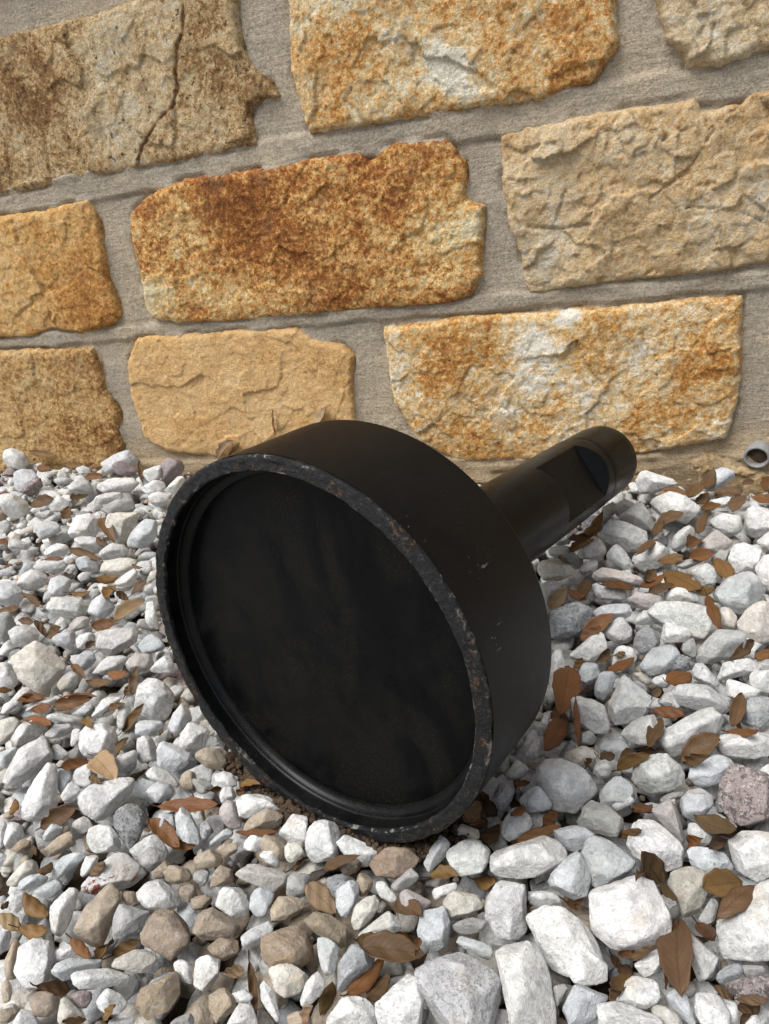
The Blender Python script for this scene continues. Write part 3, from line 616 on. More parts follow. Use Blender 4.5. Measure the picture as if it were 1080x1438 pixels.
# @@DATA@@
# ------------------------------------------------------------------ gravel: outlines of the larger stones, read off the photograph
# region: x0, y0, scale; then "tone x,y x,y ..." per stone
# tones: w white, c cream, b blue white, g grey, d dark speckled grey, t tan, n brown, p mauve, k pink
STONES = [
(0, 620, 3.993, """
w 10,60 70,40 130,65 170,120 120,160 30,130
b 60,190 120,160 210,165 235,215 180,270 90,280
w -30,215 60,205 70,270 0,285
p 110,290 150,230 235,195 240,250 190,300
w -10,310 70,295 150,330 160,400 90,440 20,410
b 560,120 640,75 730,50 775,100 760,140 640,180 575,175
p 620,120 690,110 770,160 750,195 660,185
p 905,145 940,85 1000,85 1035,130 1010,190 930,240 900,210
w 800,160 900,130 910,190 870,235 805,235
w 785,260 860,215 925,225 930,275 830,300
w 930,265 1010,185 1045,200 990,290 950,300
w 375,260 420,205 490,210 530,290 400,305
w 530,240 600,210 750,205 780,260 720,285 540,290
g 720,240 775,230 780,315 715,315
w 510,320 600,290 700,285 710,320 560,360
g 555,375 640,325 780,325 770,390 620,410 560,400
c 575,415 770,395 790,430 720,540 700,580 640,560
w 385,500 430,420 560,400 565,520 470,540 395,540
w 400,550 510,525 600,550 570,630 460,600
b 715,580 740,500 800,440 880,435 870,560 800,610 730,600
b 185,480 220,450 340,455 360,510 240,550 200,520
w 260,350 330,305 400,340 400,390 290,395
w 250,620 310,570 390,580 370,640 270,655
w 560,620 620,570 700,580 740,620 640,660 570,660
c 540,720 600,670 730,640 790,660 740,710 680,760 600,740
b 420,660 480,640 560,680 540,730 440,720
w 80,790 160,720 260,740 270,800 180,840 110,820
w 170,710 230,670 390,675 400,720 290,750
b 265,850 290,770 360,750 415,790 380,860 300,865
b -30,800 60,785 140,850 110,915 30,925 -30,900
w 265,940 300,870 400,865 490,890 470,980 370,990
b 480,960 520,880 570,850 655,940 620,980 540,1005
w 640,790 700,740 760,700 790,750 740,810 660,810
w 505,850 560,810 605,830 600,870 540,880
w 815,1000 825,900 860,890 895,1060 830,1040
w 530,1100 560,1060 730,1050 800,1090 720,1150 610,1200 540,1170
w 430,1110 460,1070 530,1070 530,1140 480,1170 430,1165
b 280,1100 340,1070 420,1070 415,1170 330,1150
w 50,1100 60,1040 140,1030 220,1060 240,1110 150,1150 60,1140
c 60,1230 110,1190 200,1130 300,1180 390,1250 350,1320 240,1415 150,1390 90,1320
w -30,1240 50,1230 100,1340 80,1385 -20,1380
b 410,1240 450,1180 530,1180 540,1220 480,1290 420,1270
w 500,1310 600,1210 710,1200 700,1270 590,1310
g 310,1370 380,1290 440,1300 455,1360 400,1400 330,1400
w 405,1400 440,1355 500,1360 520,1410 420,1425
w 540,1405 650,1340 665,1390 580,1437
k 700,1250 760,1190 850,1200 870,1250 780,1310 720,1290
w 840,1280 930,1190 970,1230 1000,1300 900,1310
k 370,1060 440,980 500,990 490,1040 420,1070
w 100,940 150,890 190,920 170,960 120,965
g -20,970 60,965 90,1020 60,1110 30,1140 -10,1130
b 770,1150 840,1080 920,1120 930,1170 840,1200 790,1190
w 455,120 500,110 550,170 520,180 460,160
w 270,160 320,115 355,140 340,190 290,190
w 215,120 245,95 275,110 270,145 225,145
b 340,190 400,150 450,180 430,200 360,230
w 820,320 870,280 950,300 930,360 850,360
w 80,430 120,390 180,390 180,450 110,455
w 40,570 100,545 190,580 170,610 60,600
c 70,740 120,640 160,620 150,690 100,740
p 165,650 200,620 255,640 230,680 175,680
w 780,690 820,650 860,640 865,720 800,715
"""),
(0, 960, 4.0, """
w -10,180 110,40 180,10 200,60 110,120 30,195
w 130,150 210,80 330,75 320,110 180,160
w 725,110 770,20 850,-30 930,10 980,80 960,160 900,205 800,195
w 510,180 570,90 680,70 690,100 620,180 540,200
w 655,200 680,90 720,85 735,150 700,240 670,260
w 460,180 500,100 545,70 560,90 500,190
b 940,240 960,180 1020,90 1060,150 1075,220 1010,290 970,305
w 988,348 1052,212 1180,272 1160,348 1052,380
b 750,245 790,205 910,215 900,270 820,305 760,280
w 440,300 500,240 600,220 685,290 650,380 570,430 490,420 445,370
w 255,280 290,240 390,225 420,260 340,300 270,310
w 245,180 290,160 460,195 440,240 390,235 300,220
w 55,310 110,230 200,200 275,230 220,310 130,350 70,345
c -20,220 70,190 130,200 100,260 40,330 -20,330
w 10,590 30,520 110,370 240,310 300,430 190,520 110,600 50,615
b -20,400 60,365 105,360 70,440 10,490 -20,480
w 105,800 105,710 190,540 270,440 312,470 315,690 220,800
w 300,320 380,290 405,330 400,370 340,345
w 280,360 330,340 400,400 330,440 290,410
w 400,360 410,250 520,245 440,310 450,380
b 315,480 390,470 405,530 370,610 330,600 312,540
w 405,500 480,440 520,440 550,560 510,590 440,580
w 335,640 400,540 455,590 420,650 350,665
w 405,650 470,590 700,525 745,540 720,640 640,720 560,780 500,740 420,690
d 620,740 690,675 790,690 830,760 800,850 735,925 680,870
w 615,430 700,390 770,375 760,470 700,520 650,500
w 770,290 800,280 885,330 870,440 800,460 775,410
b 875,380 890,325 960,340 1060,390 1070,450 950,500 890,490
w 800,540 850,460 920,480 1010,560 990,600 880,560
b 820,600 870,550 980,570 975,620 890,670 840,650
t 1010,540 1040,490 1090,500 1110,560 1080,600 1030,590
g 710,660 740,615 800,620 800,670 740,680
b 790,690 840,660 890,680 880,730 820,735
b 972,772 1008,692 1068,732 1140,880 1108,908 1040,908
t 400,780 440,720 490,745 490,790 430,815
w 470,900 500,820 600,785 700,910 620,960 520,955
t 245,930 310,860 400,830 425,900 370,940 250,990
b 232,860 290,790 360,800 340,840 250,895
g 170,880 230,830 240,900 190,930
w 15,910 50,780 105,770 125,850 90,900 35,940
w -20,640 40,680 45,740 -20,755
w -20,760 35,790 30,900 -10,950
w 730,940 860,840 960,960 900,1000 760,990
t 60,940 110,880 170,870 170,920 90,960
b 870,800 900,730 970,740 1000,830 940,850
c 710,330 750,290 770,320 765,380 710,385
g 100,610 170,540 180,570 130,660
"""),
(0, 1198, 4.0, """
c 30,170 160,20 210,60 220,110 110,180 60,200
b 90,190 150,120 230,105 280,155 210,190 130,215
b 285,140 320,40 440,-10 480,20 430,70 330,150
b 185,210 320,145 360,190 300,255 230,245
w 50,230 90,195 150,210 135,290 95,350 60,310
w 445,130 490,10 560,10 600,40 520,100 480,170
s 465,190 620,0 730,-10 820,140 740,190 670,220 560,230 500,220
w 275,330 330,240 410,175 510,235 440,330 390,420 370,500 310,490
t 395,430 480,310 590,190 650,170 670,290 610,440 565,545 520,530
g 615,470 670,290 840,340 780,430 690,485
w 770,210 800,160 890,145 1000,220 1005,290 930,320 840,320 790,270
n 775,440 890,320 990,340 1050,390 1055,540 970,610 870,570 790,500
t 920,110 960,65 1080,100 1100,150 1000,175 930,150
t 1010,240 1020,175 1090,180 1110,260 1050,280
w 85,670 120,500 190,460 280,470 300,570 270,700 200,780 120,740
w 305,550 400,505 440,580 370,600 310,600
b 285,630 360,590 560,590 590,640 450,690 350,720 290,690
w 400,720 430,670 580,650 760,690 700,730 560,760 440,780
c 600,625 760,545 860,560 880,620 820,680 690,655
n 740,830 790,770 960,665 1010,700 1030,800 960,900 860,940 760,910
w 945,650 980,600 1060,610 1080,700 1060,820 1020,760 990,670
w 535,810 590,760 650,770 720,850 700,900 590,920 545,870
t 165,820 200,780 320,790 335,870 270,920 190,910
c 325,940 345,800 400,840 480,920 420,960 340,970
p 390,800 420,775 520,780 530,830 460,890
t 30,600 70,490 120,480 110,560 80,740 30,680
w 60,950 110,880 190,890 230,950 200,980 60,980
t 5,720 40,695 70,770 60,830 20,860
t -10,890 60,870 110,900 60,950 -10,960
b -20,430 70,440 40,540 -20,580
n 690,270 680,215 770,220 800,280 740,300
t 850,110 930,40 960,60 920,140 860,145
g 760,20 850,-40 940,10 930,60 820,110
g 960,940 1080,890 1090,980 960,980
w 600,940 760,920 780,970 600,980
"""),
(270, 1080, 4.0, """
w 125,40 170,15 230,25 260,90 190,110 135,85
w 150,150 180,105 230,105 255,160 200,185 155,190
k 150,230 170,180 250,190 280,240 275,340 190,330 150,270
w 270,150 340,110 420,130 540,210 520,260 400,260 300,270
t 280,340 350,250 410,210 500,245 530,280 490,335 340,345
w 490,340 560,260 650,280 650,420 620,450 490,390
w 640,410 670,300 790,270 830,340 850,440 720,550 665,520
w 820,370 860,325 970,360 1090,420 1060,470 990,510 870,440
w 280,420 340,370 410,375 380,470 310,460
t 390,380 470,360 550,450 540,520 490,520 390,450
c 525,420 610,420 640,470 550,540 520,500
w 385,490 400,450 460,455 500,550 440,550
b 250,490 280,460 370,490 400,530 310,520
c 240,580 300,530 420,550 530,580 520,670 480,700 350,650 260,610
t 80,660 140,540 230,570 240,620 170,660
t 0,520 50,450 120,450 180,510 150,550 30,570
g 10,570 80,570 100,610 60,660 10,620
b 70,440 130,380 190,330 245,340 220,380 110,430
t 120,460 170,420 260,415 260,460 190,495
w 120,770 150,700 200,650 280,680 325,740 300,820 220,855 170,800
b 325,730 380,645 465,710 420,820 350,830 320,800
t 415,830 490,710 560,715 650,745 630,780 540,850 440,870
g 515,700 530,600 620,590 680,610 640,715 560,715
t 0,930 30,800 100,765 180,820 280,890 260,930 60,970
w 255,960 330,900 430,855 470,870 460,920 370,1000 290,1000
n 385,940 470,895 600,890 690,950 705,1060 640,1100 430,1140 385,1080
n 610,860 690,810 800,830 880,880 890,950 840,1000 740,950
b 800,700 880,620 935,640 930,730 860,840 820,810
c 890,870 920,770 1000,710 1045,730 1030,820 920,920 890,910
b 705,960 770,950 825,990 800,1130 760,1180 720,1120
d 805,1150 830,1050 900,990 990,1000 1030,1080 950,1190 830,1270 800,1220
c 430,1130 490,1095 600,1110 660,1160 620,1250 560,1300 450,1230
w 560,1300 640,1200 670,1105 755,1210 700,1300 620,1345
w 375,1190 430,1150 450,1230 535,1310 500,1400 460,1410 380,1270
w 0,1170 30,1060 100,1030 165,1090 140,1200 90,1250 20,1220
n 70,990 150,950 270,970 260,1040 180,1080 100,1030
t 100,1260 170,1220 250,1300 240,1350 140,1430 100,1340
w 180,1440 260,1320 330,1320 370,1440
w 740,1445 860,1270 960,1290 1030,1350 1040,1445
t 720,640 760,610 840,650 790,700
t 910,620 960,580 1020,620 1000,690 950,730
w 585,590 650,540 695,560 680,600
n 820,540 900,500 950,510 940,570 860,600
g 530,870 580,815 640,830 600,890
t 520,1400 570,1360 640,1370 640,1440 530,1440
w 215,1265 300,1240 350,1270 330,1310 260,1320
t -10,730 60,700 120,730 60,790 0,790
g -10,60 60,55 130,90 110,130 30,140
d 40,300 90,290 130,350 80,400 50,380
n 75,270 120,250 160,290 130,340
"""),
(540, 1120, 4.0, """
n -70,310 20,265 150,270 220,340 200,400 60,430 -60,400
g 30,500 150,395 200,420 190,460 80,540
b 215,390 260,290 330,195 365,240 360,320 300,390 240,450
w 355,320 440,225 520,240 600,320 540,420 440,465 390,410
w 545,430 580,360 700,260 910,220 1000,290 990,390 800,480 700,450 560,460
b 650,170 710,70 760,60 840,130 840,190 740,250 690,260
w 550,620 640,480 720,445 785,500 790,740 700,845 620,780
b 905,490 1000,350 1085,310 1155,370 1150,470 1120,560 1010,560
b 945,190 1020,155 1120,165 1190,215 1090,300 1010,310
c 335,560 390,530 550,560 540,620 380,700 345,640
g 375,710 440,680 550,670 580,740 510,775 400,760
b 380,810 410,775 560,820 620,860 590,920 450,850
b 175,740 220,650 330,620 375,740 360,850 240,870
k 80,530 140,520 290,600 200,655 100,610
q 185,930 260,880 410,855 540,900 620,990 670,1130 670,1240 600,1300 300,1310 230,1200
w 610,930 660,860 860,810 900,900 930,1050 980,1240 960,1310 690,1310 660,1100
w 805,670 900,625 1000,590 1085,650 1260,900 1200,960 1020,1035 930,940
w 1020,960 1060,870 1150,850 1270,970 1240,1060 1160,1070 1050,1030
w -200,800 -120,730 0,640 45,622 118,720 60,760 -100,790
w -60,480 0,475 80,580 60,600 -20,560
w -40,1140 20,1070 165,978 240,1180 215,1300 -30,1300
c 370,200 440,150 560,200 550,260 440,220
g 560,270 600,250 650,280 630,310 580,300
w 795,530 920,520 1000,580 900,620 800,590
b 748,28 852,-80 940,28 908,80 788,80
d 600,-10 660,-90 740,-40 680,80 640,90
d 160,520 210,475 260,510 260,560 200,550
w 265,520 310,500 430,470 380,540 290,575
g 550,800 600,760 660,830 610,850
g 935,1060 1000,1040 1040,1070 1000,1140 960,1180
b 985,1190 1080,1030 1170,1060 1265,1100 1180,1230 1060,1300 1000,1300
"""),
(810, 1120, 4.0, """
b 0,290 30,240 130,210 240,270 325,350 290,430 180,500 80,520 40,400
g -20,130 30,60 130,20 270,130 230,225 150,225 20,160
w 190,40 230,-20 320,0 325,40 230,80
k 400,90 550,5 575,100 620,270 580,280 500,180 440,130
b 570,30 620,-20 750,-20 760,60 690,130 610,140
p 765,10 850,-140 916,-192 1090,-104 1110,140 990,170 850,120
w 620,150 680,140 760,220 720,290 640,260
w 275,260 300,150 420,125 530,200 610,310 590,370 480,415 360,370
b 600,290 700,280 820,310 880,380 840,440 740,440 620,370
w 835,260 880,200 1080,185 1150,210 1140,420 1020,465 900,430 860,350
o 490,430 560,410 690,405 745,450 735,560 680,650 610,700 550,560
w 50,640 90,530 200,490 310,455 440,480 540,560 565,660 510,780 380,840 220,845 100,740
w 780,700 830,640 960,540 1060,450 1160,450 1160,900 1060,940 900,920 790,870
g 680,690 760,560 800,580 770,690 720,710
w 625,750 680,790 790,890 805,940 740,1020 690,1030 650,930
w 305,940 400,880 500,810 520,900 460,980 390,1020
w 205,1130 270,1040 310,1000 420,1030 475,1080 465,1140 370,1195 280,1180
w 100,1250 140,1170 220,1150 400,1200 490,1270 470,1310 110,1310
c 405,1180 480,1160 560,1210 600,1300 500,1300
b 470,1110 580,1070 620,1110 660,1270 640,1310 560,1200
w 645,1120 700,1100 800,1120 850,1200 850,1310 690,1310 670,1200
w 800,1130 890,1140 915,1250 870,1260
d 770,1020 820,960 920,920 930,990 830,1050
p 830,1050 900,1010 1100,1010 1100,1120 940,1130 860,1090
g 920,940 1060,950 1070,1000 930,1000
w 940,1280 1000,1210 1040,1260 1040,1310 940,1310
g 740,100 800,90 900,160 860,190
"""),
(740, 880, 3.176, """
w 180,130 250,60 340,25 370,60 350,140 300,175 210,150
b 220,200 270,155 325,175 325,210 290,255 235,250
b 300,240 330,205 390,195 415,235 370,300 350,360 310,310
w 350,390 380,310 430,220 490,240 565,340 540,390 440,450 370,435
w 195,310 260,310 340,360 370,450 330,500 270,470 215,400
w 240,265 290,260 300,310 250,305
g 235,475 280,460 310,500 290,535 240,530
b 160,530 200,490 215,520 195,555 165,560
q 25,660 60,590 140,590 260,640 325,700 230,820 120,810 60,720
c 140,580 230,540 280,530 320,570 310,600 240,630
w 35,590 90,550 130,575 130,590 60,595
w 285,640 340,590 385,620 360,670 310,680
b 310,740 390,650 470,720 480,780 440,820 340,826
g 230,826 290,770 330,790 340,826
w 465,690 500,590 620,570 690,640 720,690 620,755 500,720
b 725,660 770,580 870,570 920,610 910,670 800,715 730,700
b 680,780 740,710 810,740 825,800 800,840 700,840
k 550,826 600,790 660,765 675,826
g 540,760 640,750 740,700 700,760 620,790
w 570,530 610,470 760,370 860,360 885,400 870,470 750,530 660,588 590,560
w 650,300 690,250 790,255 880,320 915,350 900,410 830,390 700,370
w 580,340 620,290 650,290 680,360 600,360
w 415,480 480,420 560,395 590,430 560,540 480,530
w 735,240 745,155 790,170 860,250 865,300 780,250
q 765,130 800,60 870,15 960,30 1030,100 900,140 830,190 770,170
w 835,220 850,180 950,140 1070,160 1060,190 950,220 860,240
w 875,260 900,235 980,260 1040,290 1000,320 930,330 890,310
w 980,250 1010,205 1110,180 1110,290 1020,290
d 940,370 970,330 1100,310 1100,400 1050,460 960,430
w 830,540 860,480 960,470 1100,475 1110,580 960,590 850,580
g 690,120 700,70 740,45 760,90 750,150
b 505,150 560,95 660,85 690,120 640,200 560,220 515,190
d 610,200 640,140 690,120 735,160 720,195 640,210
w 540,240 620,210 640,230 630,280 580,270
d 470,70 500,5 560,0 600,50 570,110 510,120
w 115,90 175,140 130,340 95,350
w 30,490 90,370 105,420 90,470 40,495
w -20,590 20,510 50,495 70,540 40,595
c 450,210 510,195 545,230 545,290 500,240
w 380,200 395,90 460,85 495,150 420,200
w 1020,650 1100,595 1100,690
g 415,680 460,650 470,700 530,750 520,790 480,780
"""),  # one thin grey outline here traces a shadow, built as a grey stone
(740, 600, 3.176, """
w 480,300 490,220 520,188 600,215 680,240 690,275 600,290 560,310
g 470,290 560,280 555,330 480,320
w 555,340 600,280 690,300 770,360 760,410 680,450 600,400 560,390
b 785,260 830,200 870,183 940,210 955,260 850,285 820,310 790,300
w 390,360 430,320 490,345 470,380 400,410
w 400,400 450,350 530,345 570,440 560,485 500,450 420,420
g 335,360 385,335 395,380 370,415 335,425
w 315,460 350,420 420,415 540,480 530,530 480,570 400,530 340,500
w 225,560 270,510 320,495 360,545 330,580 250,590
w 345,580 400,520 440,560 485,640 450,640 380,600
w 465,600 500,540 580,500 635,550 630,600 550,640 490,635
w 640,540 660,480 720,435 785,460 740,500 720,560 670,570
w 590,455 640,420 665,460 650,495 610,490
w 815,420 880,380 960,400 955,460 920,500 860,470
w 965,440 970,370 1010,350 1100,380 1100,480 1000,485
k 715,570 780,510 850,450 925,520 850,560 780,570
k 785,400 840,375 870,385 800,430
w 890,380 930,350 970,375 960,400
w 800,330 900,310 920,330 880,360 800,345
w 960,310 990,295 1015,320 980,345
w 895,590 930,530 990,515 1050,550 1040,620 1000,655 930,650
w 1015,630 1060,580 1110,570 1110,740 1060,720
w 1020,515 1100,450 1100,560
b 815,740 890,680 980,645 1055,690 1040,760 960,830 880,810
w 755,690 720,640 800,605 860,650 850,700 780,715
g 640,610 720,590 790,575 795,600 700,635
k 280,660 320,625 460,650 530,690 500,725 380,700 300,690
w 275,730 290,695 380,700 455,740 440,770 330,770
w 610,740 680,715 785,750 770,780 680,790 620,770
k 450,770 490,735 580,745 630,790 550,810 470,800
w 550,830 600,780 730,790 830,820 840,870 790,945 700,930 600,890
w 595,940 620,870 720,900 740,953 600,960
b 285,830 380,780 465,800 470,850 400,870 340,900
w 335,905 400,845 450,860 480,930 440,960 380,960
d 100,840 140,800 270,780 290,810 270,890 200,950 120,940
c 40,630 60,600 160,590 230,650 150,690 60,680
g 60,580 110,535 180,530 250,600 220,630 140,590
w 230,635 265,600 320,600 300,650 250,670
w 60,690 150,690 190,720 110,760 90,790
c 855,810 900,800 945,860 930,910 880,900
c 945,870 990,800 1100,760 1100,953 980,953 950,910
b 270,770 310,755 370,775 300,800
g 815,590 860,550 910,555 890,610 830,610
w 470,870 530,810 560,830 590,870 520,880
"""),
(200, 900, 3.0, """
w 100,190 130,150 165,180 160,210 130,220
b 140,240 170,200 200,250 170,270
t 210,475 260,445 330,455 365,510 350,545 280,540
g 200,490 270,540 300,590 250,580
"""),
(500, 880, 3.0, """
w 620,640 680,550 730,610 680,650
"""),
]
# x1,y1,x2,y2,width,tone per leaf (stalk end to tip); r red brown, k brown, o ochre, y pale tan
LEAVES = [
(0, 620, 3.993, "200,140,280,150,60,r 480,200,585,195,40,r 170,60,320,85,40,o 370,120,460,130,50,o 780,110,800,240,25,k 395,320,495,300,40,k 165,360,300,320,60,k 350,440,385,370,50,k 560,420,640,560,60,k 545,540,600,580,40,k 385,600,560,660,50,k 245,660,355,655,25,r 25,710,75,690,45,r -20,545,40,570,50,r 530,770,670,755,70,o 395,850,510,840,50,o 590,870,640,800,60,o 650,840,720,890,40,k 740,860,820,770,80,k 640,1000,810,890,140,y 515,1035,660,1020,60,r 130,850,230,930,40,k -10,940,110,930,40,k 100,1000,190,1010,35,k 195,1000,265,1100,30,k 265,1090,340,1040,60,k 480,1160,530,1120,50,k 405,1250,480,1330,40,k 480,1340,620,1345,60,k 610,1300,720,1300,50,r 740,1420,765,1260,45,k -30,1390,70,1390,50,o 120,1430,250,1425,25,r 350,1430,540,1425,25,r -10,300,60,290,20,r 780,330,820,320,35,k 740,690,800,710,20,o"),
(0, 960, 4.0, "95,95,250,75,50,r 170,150,290,130,80,r 290,130,520,75,70,r 130,200,290,230,50,r 605,150,700,110,40,k 700,70,740,0,50,o 690,270,810,110,50,k 650,390,710,290,50,k 340,470,500,435,50,r 525,400,650,540,110,y 735,520,820,490,110,k 215,815,430,690,90,k 880,692,1228,680,64,r 835,760,1010,920,80,r 930,900,1100,915,50,r 60,740,90,650,40,o 500,520,570,560,30,k 470,190,510,240,40,o 890,290,920,260,50,k 150,935,200,950,40,k"),
(0, 1198, 4.0, "-10,340,120,430,100,y 140,230,270,360,120,o 100,420,270,440,130,o 10,310,50,270,50,k 400,480,510,590,50,r 550,600,630,490,70,o 630,580,790,490,70,o 500,130,590,50,50,k 230,110,290,50,70,k 200,745,400,770,60,k 580,940,645,850,50,o 360,950,490,940,35,o"),
(270, 1080, 4.0, "265,90,380,80,40,o 250,360,490,355,35,r 550,560,650,485,40,k 720,560,930,480,50,k 640,640,810,810,120,y 175,1150,290,1130,110,y 320,1080,360,1400,40,k 920,960,1090,1000,110,o 870,1270,1080,1050,80,r 980,1300,1110,1160,70,k 630,1440,670,1330,70,y 720,1380,790,1190,70,o 100,120,160,110,50,r 250,120,300,130,40,r"),
(540, 1120, 4.0, "250,440,415,430,100,o 500,460,625,470,80,o 60,600,205,660,100,k -140,830,230,880,120,k 50,770,170,790,60,r 175,860,200,790,40,r 555,250,645,150,70,k 440,130,540,30,110,k 480,150,560,125,40,r 740,245,990,155,50,r 890,160,970,80,60,r 725,100,780,40,60,r 1020,580,1080,620,40,r"),
(500, 880, 3.0, "660,665,730,660,32,r"),
(810, 1120, 4.0, "310,80,430,60,70,k 680,120,910,200,90,k 620,260,700,230,60,r 740,290,830,230,60,k 225,220,375,180,40,o 360,300,480,480,100,k 470,480,560,580,40,k 710,500,940,470,110,o 785,670,1010,480,90,k 575,1090,560,660,140,k 500,1080,540,720,44,r 680,720,770,810,80,r 190,880,245,960,60,r 230,870,330,900,40,r 310,910,440,830,35,k 185,1080,300,1000,60,o 175,1140,290,1010,50,o 245,930,300,1000,60,k 770,1060,880,1130,40,k 890,1135,1080,1140,35,k 920,1280,1030,1160,50,k 900,1180,1000,1180,50,k -10,620,45,560,40,k 330,450,390,430,40,r"),
(740, 880, 3.176, "150,390,190,165,105,r 90,540,185,380,80,r 215,320,230,535,25,r 630,240,735,200,75,r 555,370,705,390,45,r 540,540,600,410,55,k 395,640,550,565,55,o 490,545,575,555,25,k 330,590,390,570,60,k 415,600,475,545,60,k 260,630,290,590,40,r 680,600,860,480,80,k 790,560,860,500,70,k 690,605,810,575,45,k 890,470,1040,465,35,r 920,440,960,290,55,k 910,140,1015,60,45,k 1020,140,1100,90,70,r 360,200,480,140,40,r 390,130,440,115,40,k 310,160,370,100,50,k 240,60,330,0,50,r 210,190,250,140,60,o 470,810,560,800,35,r 105,410,180,350,60,r 560,310,600,280,40,k"),
(740, 600, 3.176, "260,490,335,385,50,o 190,500,300,480,40,k 195,560,300,500,60,o 595,275,715,300,30,r 760,280,835,185,60,k 720,320,770,260,60,k 765,340,810,290,40,k 775,365,865,345,35,r 840,290,960,290,45,k 960,250,1015,240,30,k 915,370,970,300,60,k 1005,310,1100,330,35,r 1060,280,1080,210,40,r 570,480,600,400,40,k 580,430,700,380,50,k 765,460,800,370,40,k 720,530,765,495,60,r 490,560,590,490,30,k 580,600,700,575,40,o 605,640,770,720,95,o 520,690,570,640,50,k 510,725,610,665,45,r 540,740,655,700,40,k 840,570,910,670,65,o 720,580,830,560,60,r 755,730,840,720,40,o 800,740,860,900,45,r 100,810,180,710,80,y 180,720,270,770,80,r 240,770,275,680,60,k 330,700,480,720,40,r 250,930,390,830,60,r 140,580,200,610,30,k"),
(0, 0, 1.0, "386,612,381,576,3,o 440,600,459,572,12,y 305,645,325,618,16,y 322,640,338,622,12,o"),
]

# ------------------------------------------------------------------ stone builder
def icosphere(sub):
    t = (1 + 5 ** .5) / 2
    v = [(-1, t, 0), (1, t, 0), (-1, -t, 0), (1, -t, 0), (0, -1, t), (0, 1, t), (0, -1, -t), (0, 1, -t), (t, 0, -1), (t, 0, 1), (-t, 0, -1), (-t, 0, 1)]
    f = [(0, 11, 5), (0, 5, 1), (0, 1, 7), (0, 7, 10), (0, 10, 11), (1, 5, 9), (5, 11, 4), (11, 10, 2), (10, 7, 6), (7, 1, 8), (3, 9, 4), (3, 4, 2), (3, 2, 6), (3, 6, 8), (3, 8, 9), (4, 9, 5), (2, 4, 11), (6, 2, 10), (8, 6, 7), (9, 8, 1)]
    v = [np.array(p) / np.linalg.norm(p) for p in v]
    for _ in range(sub):
        cache = {}; nf = []
        def mid(a, b):
            k = (min(a, b), max(a, b))
            if k not in cache:
                m = v[a] + v[b]; v.append(m / np.linalg.norm(m)); cache[k] = len(v) - 1
            return cache[k]
        for a, b, c in f:
            ab, bc, ca = mid(a, b), mid(b, c), mid(c, a); nf += [(a, ab, ca), (b, bc, ab), (c, ca, bc), (ab, bc, ca)]
        f = nf
    return np.array(v), np.array(f)
ICO = {k: icosphere(k) for k in (1, 2, 3, 4)}

def hull_radius(dirs, N, Hh, p):
    q = np.clip(dirs @ N.T, 0, None) / Hh
    return (q ** p).sum(1) ** (-1.0 / p)

TONE = {  # colour (linear), speckle, colour words
 'w': ((.74, .735, .71), .10, 'white'), 'c': ((.69, .65, .575), .16, 'cream'), 'b': ((.63, .65, .66), .32, 'bluish white'),
 'g': ((.45, .445, .42), .35, 'grey'), 'd': ((.40, .41, .42), .85, 'dark speckled grey'), 't': ((.47, .385, .285), .35, 'tan'),
 'n': ((.36, .28, .20), .45, 'brown'), 'p': ((.36, .29, .285), 1.0, 'mauve'), 'k': ((.62, .56, .53), .40, 'pinkish'),
 's': ((.66, .67, .67), .25, 'rust-stained white'), 'q': ((.64, .64, .63), .60, 'grey-flecked white'), 'o': ((.52, .49, .42), .60, 'greenish brown')}

traced = []
for x0, y0, s, txt in STONES:
    for ln in txt.strip().split('\n'):
        tk = ln.split(); poly = np.array([[float(a) for a in p.split(',')] for p in tk[1:]]) / s + [x0, y0]
        traced.append([tk[0], poly])
def parea(p):
    x, y = p[:, 0], p[:, 1]; return .5 * abs(np.dot(x, np.roll(y, -1)) - np.dot(y, np.roll(x, -1)))
traced.sort(key=lambda t: -parea(t[1]))
traced = traced[:300]

